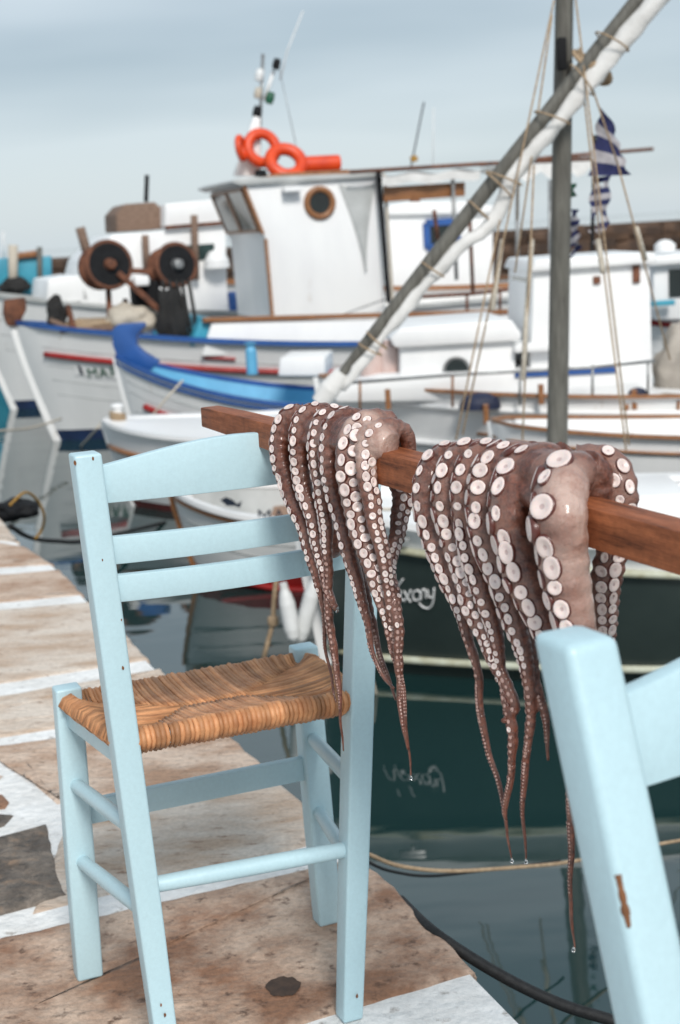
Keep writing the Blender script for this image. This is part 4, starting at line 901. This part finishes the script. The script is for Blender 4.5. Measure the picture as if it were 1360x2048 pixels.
def bundle(name, label, cat, m_, c, d, seed, flat=.0, group=None):
    bm = bmesh.new(); bmesh.ops.create_icosphere(bm, subdivisions=4, radius=1)
    for v in bm.verts:
        n_ = noise.noise(v.co * 1.7 + Vector((seed, 0, 0))) * .35 + noise.noise(v.co * 5 + Vector((seed, 3, 0))) * .12
        v.co = Vector((v.co.x * d[0], v.co.y * d[1], max(flat - 1, v.co.z) * d[2])) * (1 + n_)
    me = bpy.data.meshes.new(name); bm.to_mesh(me); bm.free(); me.materials.append(MATS[m_]); me.polygons.foreach_set('use_smooth', [True] * len(me.polygons))
    return tag(link(name, me, None, c), label, cat, group)
def dome(px, py, wpx, label):
    c = onY(px, py, 9.36); r = wpx / 2 * 9.3 / FPX
    mb = MB(); mb.lathe([(r, 0), (r * .97, r * .35), (r * .8, r * .68), (r * .45, r * .9), (0, r)], (0, 0, 0), (0, 0, 1), 20)
    o = mb.build('buoy', 'deep_blue', None, smooth=True, loc=c); o.scale = (1, .55, .8); tag(o, label, 'buoy', 'dark blue buoys on the white cabin boat')
dome(960, 818, 86, 'dark blue half-round buoy below the round porthole'); dome(1275, 790, 40, 'small dark blue buoy at the wheelhouse corner')
for i, (px, r) in enumerate(((745, 24), (778, 22))):
    c = D.world(D.loc(px, 752, -.35)); mb = MB(); rr_ = r * 10 / FPX
    mb.lathe([(0, 0), (rr_, 0), (rr_, .16), (rr_ * .9, .19), (rr_ * .35, .21), (rr_ * .35, .24), (0, .245)], (0, 0, 0), (0, 0, 1), 16); tag(mb.build('plastic_drum', 'plastic_pink', None, smooth=True, loc=c), ['wider pale pink plastic drum nearer the yard', 'narrower pale pink plastic drum against the low cabin'][i], 'drum', 'pink drums on the cabin boat')
bundle('sail_cover', 'crumpled grey-beige tarpaulin heaped at the right edge beside the wheelhouse', 'tarpaulin', 'tarp', onY(1370, 745, 9.9), (.2, .22, .30), 4.0)
bundle('sail_cover', 'low fold of grey canvas at the right edge above the brown rails', 'tarpaulin', 'tarp', onY(1350, 808, 9.45), (.17, .16, .07), 9.0)

# ---- K: narrow white open boat between the green boat and the cabin boat
K = Boat('rowing_boat', 'narrow white open boat with thin brown rails, between the green boat and the cabin boat', onY(985, 900, 8.75), 0, 4.2, 1.05, .86, .72, .8, draft=.3, rake=.2, full=.5)
K.hull(['hull_white', 'antifoul', 'paint_white'], boot=.06, band=.08); K.rail('varnish', .06, .018, .4); K.inner('paint_white', .3, .04); K.deck('paint_white', .22, .03, .97, 'sole'); K.stem('paint_white', .05, .03); K.strake('rubbing_strake', 'varnish', .09, .010, .010)
for t in (.2, .35, .55): l, r = K.pt(t, K.sheer(t) - .10, -1, -.03), K.pt(t, K.sheer(t) - .10, 1, -.03); mb = MB(); mb.beam(l, r, .2, .03); mb.build('thwart', 'paint_white', K.root, bevel=.005, smooth=True)
for sd in (-1, 1): l = K.pt(.3, K.sheer(.3), sd); mb = MB(); mb.tube([l - Vector((0, 0, .02)), l + Vector((0, 0, .11))], .011, 8); mb.build('oar_pin', 'varnish', K.root, smooth=True)

# ---- F: the big fishing boat with wheelhouse and net drums
F = Boat('trawler', 'big white fishing boat with wheelhouse, net drums and blue rail', onY(28, 655, 15.6), 17, 10.5, 3.1, 1.28, .80, 1.0, draft=.6, rake=.55, full=.62)
F.hull(['hull_white', 'boot_blue'], boot=.12); F.rail('blue', .10, .05, .45, 0, .8); F.deck('paint_white', .10); F.stem('hull_white', .10, .05); F.seams((0.2, 0.4, 0.56, 0.72))
F.strake('red_strake', 'red', .28, .03, .02, .02, .62); F.strake('red_strake', 'red', .16, .016, .012, .17, .20)
hd = [F.loc(x, y, 0) for x, y in ((8, 600), (50, 594), (52, 618), (36, 652), (14, 652), (6, 628))]
F.block('stem_head', 'rust', [(q.x, q.z) for q in hd], -.09, .09, bevel=.02)
mb = MB(); mb.box((0, 0, 0), (.001, .001, .001)); 
e = [on_hull(F, *q, off=.012) for q in ((150, 726), (240, 738), (240, 760), (150, 750))]
mb = MB(); mb.add(e, [(0, 1, 2, 3)]); mb.build('name_board', 'paint_white', F.root)
F.text('MAPH M', .15, 174, 754, 'green_paint', off=.02)
mb = MB(); e = [on_hull(F, *q, off=.016) for q in ((154, 728), (162, 734), (168, 750), (160, 748))]; mb.add(e, [(0, 1, 2, 3)]); mb.build('emblem', 'ink', F.root)
# raised bulwark aft with a varnished cap
nb = -1.18
F.pxblock('raised_bulwark', 'paint_white', ((424, 646), (760, 640), (1060, 628), (1060, 690), (760, 702), (404, 712)), nb, nb + .05, bevel=.008)
mb = MB(); mb.beam(F.loc(405, 640, nb + .02), F.loc(1060, 622, nb + .02), .09, .05); mb.build('cap_rail', 'varnish', F.root, bevel=.008)
F.pxblock('breakwater_board', 'turquoise', ((404, 636), (432, 636), (412, 696), (380, 692)), nb + .06, 1.1, bevel=.006)
wn, wf = -.80, .80
wh = F.pxblock('wheelhouse', 'paint_white', ((487, 368), (754, 352), (772, 640), (546, 640), (532, 478), (526, 468)), wn, wf, bevel=.012)
F.pxblock('wheelhouse_roof', 'hull_grey', ((462, 364), (480, 356), (768, 344), (768, 353), (480, 371)), wn - .06, wf + .06, bevel=.012); F.pxblock('roof_edge', 'varnish', ((500, 356), (560, 346), (690, 339), (766, 343), (766, 345), (510, 357)), wn - .03, wf + .03, bevel=.006)
# raking windscreen: frame and panes across the front
p0, p1 = F.loc(487, 372, wn), F.loc(525, 466, wn)
for k, (a, b) in enumerate(((0.05, .48), (.52, .95))):
    wa, wb = wn + (wf - wn) * a, wn + (wf - wn) * b; fr_ = Vector((-.012, 0, -.005))
    P_ = [Vector((p.x, w_, p.z)) + fr_ for p, w_ in ((p0.lerp(p1, .06), wa), (p0.lerp(p1, .06), wb), (p0.lerp(p1, .94), wb), (p0.lerp(p1, .94), wa))]
    mb = MB()
    for i in range(4): mb.beam(P_[i], P_[(i + 1) % 4], .035, .03)
    fr_o = mb.build('window_frame', 'varnish', wh); mb = MB(); mb.add([p + Vector((-.004, 0, 0)) for p in P_], [(0, 1, 2, 3)]); mb.build('pane', 'window_glass', wh)
mb = MB(); mb.beam(F.loc(531, 478, wn - .004), F.loc(545, 638, wn - .004), .03, .04, up=(0, 1, 0)); mb.build('corner_trim', 'varnish', wh)
mb = MB(); mb.beam(F.loc(487, 370, wn - .004), F.loc(526, 468, wn - .004), .03, .04, up=(0, 1, 0)); mb.build('corner_trim', 'varnish', wh)
q = F.loc(639, 406, wn); rp = .145
ring_obj('porthole_rim', q + Vector((0, -.012, 0)), (0, 1, 0), rp, .034, 'varnish', 30, wh)
mb = MB(); mb.lathe([(rp, 0), (rp * .98, .01), (0, .01)], q + Vector((0, -.003, 0)), (0, -1, 0), 28); mb.build('porthole_glass', 'dark_glass', wh)
mb = MB(); q = F.loc(580, 380, wn); mb.box(q + Vector((0, -.07, 0)), (.20, .14, .05)); mb.build('light_hood', 'paint_white', wh, bevel=.012)
# net bag hanging on the wheelhouse side
q = F.loc(714, 366, wn); mb = MB(); rows = []
for i in range(13):
    t = i / 12; hw = .20 * (1 - t) ** 1.6 + .012; z = q.z - t * .93
    rows.append([Vector((q.x + .04 * t + hw * s, wn - .015 - .03 * (1 - abs(s)) * (.3 + t), z - .05 * (1 - t) * (1 - s * s))) for s in (-1, -.6, -.2, .2, .6, 1)])
mb.grid(rows); nbag = mb.build('drying_net', 'hull_grey', None, smooth='all'); nbag.location = F.o; nbag.rotation_euler.z = F.h; tag(nbag, 'thin grey net gathered to a point, hanging on the white wheelhouse side', 'net')
mb = MB(); mb.tube([F.loc(757, 342, -.9), F.loc(777, 606, -.9)], .028, 10); mb.build('dark_post', 'black', F.root, smooth=True)
mb = MB(); mb.tube([F.loc(769, 348, -.8), F.loc(785, 600, -.8)], .02, 8); mb.build('pale_post', 'rope_pale', F.root, smooth=True)
F.line('guy_wire', 'steel', [(772, 598, -.92), (665, 636, -1.15)], .008)
# afterdeck awning frame
for w_ in (-1.0, 1.0): F.line('awning_pipe', 'rust', [F.loc(700, 344, w_), F.loc(960, 328, w_), F.loc(1180, 318, w_)], .022)
mb = MB(); rows = []
for i in range(15):
    t = i / 14; rows.append([F.loc(lerp(760, 962, t), lerp(350, 338, t), -1.0) + Vector((0, 2.0 * s, -.04 * math.sin(math.pi * s) - .02 * math.sin(t * 14))) for s in (0, .1, .3, .5, .7, .9, 1)])
mb.grid(rows); mb.build('awning', 'canvas', F.root, smooth='all')
mb = MB(); rows = [[F.loc(lerp(764, 960, i / 14), lerp(352, 340, i / 14) + dy + 3 * math.sin(i * 1.1), -1.01) for dy in (0, 8, 18)] for i in range(15)]; mb.grid(rows); mb.build('awning_valance', 'canvas', F.root, smooth='all')
F.pxblock('shelf_board', 'varnish', ((768, 374), (930, 364), (930, 392), (768, 404)), -.9, -.86, bevel=.004)
for px, y0_, y1_ in ((905, 345, 560), (938, 400, 590), (868, 420, 480)): F.line('awning_post', 'rust' if px != 905 else 'steel', [F.loc(px, y0_, -.95), F.loc(px + 8, y1_, -.95)], .022)
F.line('grab_rail', 'rust', [F.loc(800, 596, -1.1), F.loc(940, 588, -1.1), F.loc(1060, 574, -1.1)], .022)
for px in (808, 934, 1000): F.line('rail_stanchion', 'rust', [F.loc(px, 596 - (px - 800) * .08, -1.1), F.loc(px, 640 - (px - 800) * .05, -1.1)], .016)
# signal mast on the roof
tri = [F.loc(x, y, -.25) for x, y in ((466, 352), (520, 352), (520, 236), (508, 232))]
F.block('mast_foot', 'paint_white', [(q.x, q.z) for q in tri], -.27, -.22, bevel=.006)
F.line('signal_mast', 'steel', [F.loc(516, 350, -.2), F.loc(522, 200, -.2), F.loc(526, 108, -.2)], .018); F.line('signal_mast', 'paint_white', [F.loc(528, 200, -.15), F.loc(548, 140, -.15)], .02)
F.line('whip_antenna', 'fender_white', [F.loc(560, 160, -.1), F.loc(575, 100, -.1), F.loc(606, 22, -.1)], .008)
for nme, mm, px, py, r_ in (('masthead_light', 'fender_white', 519, 150, .05), ('lamp', 'rope_pale', 516, 186, .045), ('port_light', 'black', 514, 224, .05), ('starboard_light', 'green_paint', 540, 196, .05), ('lamp', 'green_paint', 508, 262, .055), ('lamp', 'red', 512, 248, .04), ('lamp', 'black', 553, 128, .045)):
    mb = MB(); mb.lathe([(0, -r_ * 1.3), (r_ * .8, -r_ * 1.2), (r_, 0), (r_ * .8, r_ * 1.2), (0, r_ * 1.3)], F.loc(px, py, -.22), (.3, 0, 1), 10); mb.build(nme, mm, F.root, smooth=True)
F.line('radio_wire', 'steel', [F.loc(558, 135, -.15), F.loc(592, 290, -.3)], .004)
mb = MB(); mb.lathe([(0, 0), (.07, 0), (.06, .06), (0, .07)], F.loc(522, 352, -.8), (0, 0, 1), 10); mb.build('roof_vent', 'black', F.root)
# orange life rings and float on the roof
def roof(px, py, w_): return F.world(F.loc(px, py, w_))
ring_obj_ = ring_obj('life_ring', (0, 0, 0), Vector((.35, -.9, .25)), .16, .058, 'orange', 30); ring_obj_.location = roof(524, 296, -.35); tag(ring_obj_, 'orange life ring standing upright behind the signal mast', 'life ring', 'orange life rings on the wheelhouse roof')
o = ring_obj('life_ring', (0, 0, 0), Vector((.25, -.78, .55)), .17, .068, 'orange', 30); o.location = roof(572, 324, -.55); tag(o, 'orange life ring lying tilted in the middle of the wheelhouse roof', 'life ring', 'orange life rings on the wheelhouse roof')
a, b = roof(600, 330, -.5), roof(678, 326, -.5); mb = MB(); mb.lathe([(0, 0), (.085, 0), (.09, .02), (.09, (b - a).length - .02), (.085, (b - a).length), (0, (b - a).length)], (0, 0, 0), b - a, 18); tag(mb.build('float', 'orange', None, smooth=True, loc=a), 'orange cylindrical float lying right of the life rings on the roof', 'float')
o = ring_obj('life_ring', (0, 0, 0), Vector((.97, -.2, .1)), .11, .035, 'orange', 26); o.location = roof(482, 296, -.45); tag(o, 'small orange-red ring seen edge-on at the roof front corner', 'life ring', 'orange life rings on the wheelhouse roof')
# net drums on the foredeck
for i, (px, py, r_) in enumerate(((216, 530, .235), (350, 530, .215))):
    c = F.loc(px, py, -.55); dr = empty('net_drum', c); dr.parent = F.root
    axd = Vector((.18, -1, .1)).normalized()
    mb = MB(); mb.lathe([(r_ * .92, 0), (r_, .015), (r_, .05), (r_ * .9, .055)], (0, 0, 0), axd, 28); mb.lathe([(r_ * .9, 0), (r_ * .9, .02), (.05, .05), (0, .05)], (0, 0, 0), axd, 28); mb.build('face', 'black', dr, smooth=True)
    ring_obj('rim', axd * .03, axd, r_, .028, 'rust', 28, dr)
    mb = MB(); mb.lathe([(0, -.28), (.1, -.28), (.1, 0), (r_ * .35, .0), (.055, .09), (.05, .13), (0, .14)], (0, 0, 0), axd, 16); mb.build('hub', 'rust' if i == 0 else 'steel', dr, smooth=True)
    mb = MB(); mb.lathe([(r_, -.30), (r_, -.26), (r_ * .3, -.25)], (0, 0, 0), axd, 28); mb.build('back_flange', 'rust', dr, smooth=True)
F.line('winch_frame', 'rust', [F.loc(216, 560, -.45), F.loc(222, 700, -.45)], .03); F.line('winch_frame', 'rust', [F.loc(350, 560, -.45), F.loc(350, 700, -.45)], .03)
mb = MB(); mb.beam(F.loc(230, 540, -.5), F.loc(345, 545, -.5), .06, .06); mb.build('winch_axle', 'rust', F.root, bevel=.01)
mb = MB(); mb.beam(F.loc(236, 545, -.6), F.loc(330, 630, -.7), .08, .06); mb.build('winch_arm', 'rust', F.root, bevel=.01)
mb = MB(); mb.box(F.loc(290, 590, -.4), (.28, .3, .3)); mb.build('winch_motor', 'black', F.root, bevel=.03)
mb = MB(); mb.box(F.loc(282, 562, -.6), (.16, .12, .1)); mb.build('winch_cover', 'paint_white', F.root, bevel=.02)
bundle('fishing_net', 'black fishing net heaped under the right net drum', 'net', 'net_black', F.world(F.loc(342, 640, -.85)), (.14, .14, .34), 2.2)
bundle('fishing_net', 'brown nets and cordage heaped on the bow of the big fishing boat', 'net', 'rope', F.world(F.loc(180, 660, -.3)), (.5, .3, .12), 6.1)
bundle('fishing_net', 'small dark coil of net beside the rusty stem head', 'net', 'net_black', F.world(F.loc(112, 632, -.35)), (.10, .12, .2), 3.3)
bundle('net_floats', 'pale heap of rope and floats between the net drums', 'floats', 'rope_pale', F.world(F.loc(262, 640, -.5)), (.28, .2, .17), 8.8)
for k, (a, b) in enumerate((((92, 652), (236, 672)), ((100, 640), (214, 690)), ((120, 662), (226, 656)))):
    mb = MB(); p, q = F.world(F.loc(*a, -.35 - .1 * k)), F.world(F.loc(*b, -.45 - .1 * k)); mb.tube([p - p, (q - p) * .5, q - p], .028, 8)
    tag(mb.build('boat_pole', 'weathered_wood', None, smooth=True, loc=p), ['uppermost', 'steepest', 'lowest'][k] + ' of three weathered poles lying over the nets on the big bow', 'pole', 'poles on the big fishing boat')
for px, py in ((136, 612), (250, 600), (305, 618)):
    F.line('deck_gear', 'rust', [F.loc(px, py, -.3), F.loc(px + 10, py + 40, -.5), F.loc(px + 34, py + 72, -.6)], .03)
random.seed(11)
for i in range(5):
    px = 335 + i * 13; F.line('net_tail', 'net_black', [F.loc(px - 10, 560, -.8), F.loc(px + random.uniform(-10, 10), 620, -.9), F.loc(px + 12, 690, -.92)], .02)

# ---- J: the next fishing boat beyond, with a brown box on its wheelhouse
J = Boat('trawler', 'white fishing boat behind the net drums, brown box on its wheelhouse roof', onY(-52, 648, 19.0), 17, 10.5, 3.0, 1.55, 1.0, 1.1, draft=.6, rake=.6, full=.62)
J.hull(['hull_white', 'boot_blue'], boot=.12); J.rail('hull_grey', .10, .05); J.deck('paint_white', .1); J.stem('hull_white', .1, .05); J.seams((0.3, 0.5, 0.7))
jw_ = J.pxblock('wheelhouse', 'paint_white', ((226, 470), (452, 452), (456, 640), (160, 640), (162, 560), (172, 520)), -.9, .9, bevel=.03)
J.pxblock('roof_box', 'weathered_wood', ((232, 428), (250, 408), (310, 404), (330, 424), (328, 458), (234, 464)), -.5, .5, bevel=.02)
J.pxblock('upper_cabin', 'paint_white', ((330, 408), (450, 396), (456, 448), (330, 454)), -.8, .8, bevel=.02)
J.pxblock('roof', 'paint_white', ((226, 400), (450, 386), (456, 400), (232, 410)), -.9, .9, bevel=.02) if False else None
a = J.loc(395, 505, -.905); mb = MB(); mb.box(a, (.45, .02, .2)); mb.build('window', 'window_glass', jw_)
for px, y0_, y1_ in ((160, 455, 520), (290, 470, 545), (388, 430, 560)): J.line('davit', 'weathered_wood', [J.loc(px, y0_, -1.0), J.loc(px + (18 if px < 200 else 4), y1_, -1.0)], .06 if px < 200 else .045)
J.line('roof_rail', 'rust', [J.loc(330, 456, -.95), J.loc(452, 446, -.95)], .03); J.line('signal_mast', 'black', [J.loc(292, 404, -.1), J.loc(294, 350, -.1)], .03)
J.pxblock('side_shelter', 'paint_white', ((96, 560), (160, 550), (184, 604), (92, 604)), -.9, .9, bevel=.03)
q = J.loc(434, 536, -1.0); mb = MB(); mb.lathe([(.17, 0), (.16, .1), (.1, .2), (0, .24)], q, (0, 0, 1), 16); mb.build('radome', 'paint_white', J.root, smooth=True)
mb = MB(); mb.box(J.loc(466, 610, -1.1), (.12, .1, .35)); mb.build('gas_bottle', 'blue', J.root, bevel=.03)

# ---- H: third fishing boat, cabin with blue-framed window
H = Boat('trawler', 'white fishing boat whose cabin has a blue-framed window, behind the yard', onY(330, 610, 22.5), 15, 11, 3.0, 1.5, 1.05, 1.2, draft=.6, rake=.5, full=.62)
H.hull(['hull_white', 'boot_blue'], boot=.12); H.rail('varnish', .12, .07); H.deck('paint_white', .1); H.stem('hull_white', .1, .05)
hc = H.pxblock('cabin', 'paint_white', ((776, 428), (986, 422), (988, 640), (776, 640)), -1.0, 1.0, bevel=.03)
H.pxblock('cabin_roof', 'paint_white', ((770, 414), (820, 404), (930, 402), (992, 412), (990, 426), (770, 430)), -1.1, 1.1, bevel=.02)
a, b = H.loc(851, 446, -1.0), H.loc(914, 492, -1.0); cx, cz = (a.x + b.x) / 2, (a.z + b.z) / 2
mb = MB()
for p_, q_ in (((a.x, a.z), (b.x, a.z)), ((b.x, a.z), (b.x, b.z)), ((b.x, b.z), (a.x, b.z)), ((a.x, b.z), (a.x, a.z))): mb.beam((p_[0], -1.02, p_[1]), (q_[0], -1.02, q_[1]), .1, .07, up=(0, 1, 0))
wf_ = mb.build('window_frame', 'blue', hc); mb = MB(); mb.box((cx, -1.004, cz), (b.x - a.x, .02, a.z - b.z)); mb.build('window_pane', 'dark_glass', hc)
for w_ in (-1.0, 1.0): H.line('awning_pipe', 'rust', [H.loc(960, 330, w_), H.loc(1110, 314, w_), H.loc(1306, 298, w_)], .03)
mb = MB(); rows = []
for i in range(15):
    t = i / 14; rows.append([H.loc(lerp(1040, 1244, t), lerp(330, 312, t) + 6 * math.sin(t * 9), -1.0) + Vector((0, 2.0 * s, .05 * math.sin(math.pi * s))) for s in (0, .02, .3, .7, 1)])
mb.grid(rows); mb.build('awning', 'canvas', H.root, smooth='all')
mb = MB(); rows = [[H.loc(lerp(1040, 1240, i / 14), lerp(332, 314, i / 14) + dy * (.7 + .3 * math.sin(i * 1.7)), -1.02) for dy in (0, 16, 34)] for i in range(15)]; mb.grid(rows); mb.build('awning_skirt', 'canvas', H.root, smooth='all')
for px in (1034, 1100): H.line('awning_post', 'steel', [H.loc(px, 360, -1.0), H.loc(px + 2, 640, -1.0)], .03)
H.line('whip_antenna', 'black', [H.loc(822, 334, 0), H.loc(848, 204, 0)], .012); H.line('whip_antenna', 'fender_white', [H.loc(866, 334, 0), H.loc(867, 216, 0)], .01)
mb = MB(); mb.lathe([(0, -.05), (.06, -.03), (.06, .04), (0, .06)], H.loc(828, 318, 0), (0, 0, 1), 10); mb.build('lamp', 'rope_yellow', H.root, smooth=True)
mb = MB(); mb.box(H.loc(830, 408, -.9), (.14, .14, .2)); mb.build('exhaust', 'rust', H.root, bevel=.03)

# ---- M: hull at the right edge with blue and red stripes
M_ = Boat('fishing_boat', 'white boat hull with blue and red stripes at the right edge behind the tarpaulin', onY(1240, 640, 14.2), 4, 6, 2.0, 1.35, 1.05, 1.1, draft=.5, rake=.3)
M_.hull(['hull_white', 'boot_blue'], boot=.1); M_.rail('varnish', .1, .05); M_.deck('paint_white', .06); M_.stem('hull_white', .08, .04); M_.strake('blue_strake', 'blue', .10, .035, .01); M_.strake('red_strake', 'red', .30, .026, .014); M_.seams((0.2, 0.45, 0.6))
mc = M_.pxblock('cabin', 'paint_white', ((1306, 530), (1460, 520), (1460, 640), (1306, 640)), -.5, .6, bevel=.03)
M_.pxblock('cabin_roof', 'paint_white', ((1296, 514), (1470, 500), (1470, 520), (1296, 534)), -.6, .7, bevel=.03)
a = M_.loc(1352, 566, -.504); mb = MB(); mb.box(a, (.14, .02, .26)); mb.build('window', 'dark_glass', mc)
mb = MB(); mb.box(M_.loc(1325, 606, -.62), (.22, .08, .05)); mb.build('blue_box', 'turquoise', M_.root, bevel=.01)
mb = MB(); q = M_.loc(1330, 502, -.2); mb.lathe([(.1, 0), (.1, .06), (.05, .1), (0, .11)], q, (0, 0, 1), 12); mb.build('roof_vent', 'paint_white', M_.root, smooth=True)

# ---- N: far boat with turquoise cabin at the left
Nn = Boat('fishing_boat', 'far boat with a turquoise cabin at the left edge', onY(-150, 560, 27), 10, 8, 2.6, 1.4, 1.0, 1.0, draft=.5, rake=.4)
Nn.hull(['turquoise', 'boot_blue'], boot=.1); Nn.rail('paint_white', .12, .06); Nn.deck('paint_white', .1)
Nn.pxblock('cabin', 'turquoise', ((34, 516), (102, 512), (104, 600), (34, 604)), -.8, .8, bevel=.03); Nn.pxblock('cabin_roof', 'varnish', ((30, 506), (72, 500), (74, 514), (30, 518)), -.9, .9, bevel=.03)
Nn.pxblock('shelter', 'turquoise', ((-60, 520), (18, 516), (20, 580), (-60, 584)), -.7, .7, bevel=.03)
Nn.line('post', 'rope_pale', [Nn.loc(26, 490, -.9), Nn.loc(26, 590, -.9)], .09); Nn.line('post', 'spar', [Nn.loc(79, 494, -.95), Nn.loc(80, 590, -.95)], .05); Nn.line('whip_antenna', 'fender_white', [Nn.loc(6, 462, -.2), Nn.loc(8, 520, -.2)], .02)
bundle('net_bundle', 'dark bundle of net on the stern of the far turquoise boat', 'net', 'net_black', Nn.world(Nn.loc(30, 572, -1.0)), (.25, .2, .16), 5.0)

# ================================================================== FLAGS
def flag(name, label, corners, Y, n=18, m_=12, stripes=9, tat=0., wave=.05, canton=True, cat='flag'):
    """corners in the photo: top hoist, top fly, bottom fly, bottom hoist; hangs in folds"""
    tl, tr, br_, bl_ = [onY(*c, Y) for c in corners]; mb = MB(); rows = []
    org = tl
    for i in range(n + 1):
        t = i / n; row = []
        for j in range(m_ + 1):
            s = j / m_; p = tl.lerp(bl_, t).lerp(tr.lerp(br_, t), s); row.append(p + Vector((0, wave * math.sin(s * 7 + t * 3), 0)) * (.3 + s) - org + Vector((.01 * math.sin(t * 17 + s * 3), 0, 0)))
        rows.append(row)
    mb.grid(rows, mif=lambda i, j: 0 if int(i / n * stripes) % 2 == 0 else 1)
    if tat:
        keep = [k for k, f in enumerate(mb.f) if not (noise.noise(Vector(mb.v[f[0]]) * 18) > .55 - tat * (f[0] / len(mb.v)))]
        mb.f = [mb.f[k] for k in keep]; mb.m = [mb.m[k] for k in keep]
    o = mb.build(name, ['flag_blue', 'flag_white'], None, smooth='all', loc=org); return tag(o, label, cat, 'blue and white flags')
flag('flag', 'tattered dark blue and white striped flag hanging from the rigging line right of the mast', ((1200, 214), (1232, 262), (1258, 350), (1180, 352)), 6.9, 15, 10, 5, wave=.02)
flag('flag', 'torn shreds of blue and white flag below the large tattered flag', ((1184, 356), (1224, 350), (1212, 500), (1178, 506)), 6.92, 26, 12, 13, tat=.85, wave=.02)
flag('flag', 'small limp blue and white flag close against the right side of the mast', ((1141, 418), (1158, 420), (1160, 496), (1140, 522)), 7.4, 20, 8, 9, tat=.3, wave=.03)
o = flag('pennant', 'small green pennant close against the right side of the mast', ((1138, 368), (1152, 366), (1150, 392), (1140, 398)), 7.4, 4, 4, 1, wave=.02, cat='pennant'); o.data.materials[0] = MATS['green_paint']
mb = MB(); mb.tube([onY(1184, 500, 10.4), onY(1190, 270, 10.4)], .014, 8); tag(mb.build('flag_staff', 'black', smooth=True), 'thin dark flag staff standing on the small wheelhouse roof', 'flagpole')

# ================================================================== MOORING LINES
def rope(label, m_, pts, r, group='mooring lines over the water'):
    P_ = [Vector(q[:3]) for q in spline([tuple(p) for p in pts], 8)]; mb = MB(); mb.tube(P_, r, 8); tag(mb.build('mooring_rope', m_, None, smooth='all'), label, 'rope', group)
rope('thick black rope slanting from the quay edge towards the near chair', 'rope_black', [onZ(800, 1800, -.03), onY(872, 1868, 2.42), onY(1000, 1950, 2.38), onY(1120, 2008, 2.36), onY(1240, 2046, 2.34), onY(1420, 2110, 2.34)], .0105)
rope('light brown rope running low over the water between the chairs', 'rope', [onZ(610, 1640, -.10), onY(690, 1690, 3.3), onY(740, 1710, 3.4), onY(800, 1732, 3.5), onY(900, 1742, 3.6), onY(1040, 1734, 3.75), onY(1150, 1722, 3.9), onY(1330, 1686, 4.1), onY(1500, 1660, 4.3)], .0055)
rope('second darker line just below the light brown rope', 'rope_black', [onZ(630, 1665, -.12), onY(740, 1726, 3.2), onY(790, 1744, 3.4), onY(860, 1752, 3.6), onY(960, 1742, 3.8), onY(1120, 1722, 4.0)], .004)
rope('yellow line looped at the far end of the quay', 'rope_yellow', [onY(20, 1010, 7.6), onY(50, 985, 7.8), onY(74, 1000, 8.0), onY(88, 1030, 8.1), onY(84, 1058, 8.2), onY(70, 1078, 8.2)], .008)
rope('pale mooring line from the big bow to the left edge', 'rope_pale', [onY(122, 838, 14.8), onY(60, 856, 14.0), onY(0, 862, 13.2), onY(-160, 880, 11.5)], .012)
rope('pale thin line slanting down from the blue-stemmed boat to the water', 'rope_pale', [onY(205, 842, 12.5), onY(190, 862, 12.2), onZ(162, 892, ZW)], .010)
rope('dark line stretched low over the water at the left beyond the quay', 'rope_black', [onY(20, 1052, 7.4), onY(60, 1075, 8.2), onY(110, 1082, 8.8), onY(180, 1080, 9.2), onY(330, 1045, 10.6)], .014)
rope('pale line hanging from the green boat into the water near its waterline', 'rope_pale', [onY(735, 1330, 6.25), onY(742, 1350, 6.2), onZ(752, 1388, ZW)], .008)
bundle('tyre_heap', 'dark rubber fender wedged at the far quay edge, left', 'fender', 'black', onY(30, 1020, 7.7), (.12, .12, .055), 1.0)
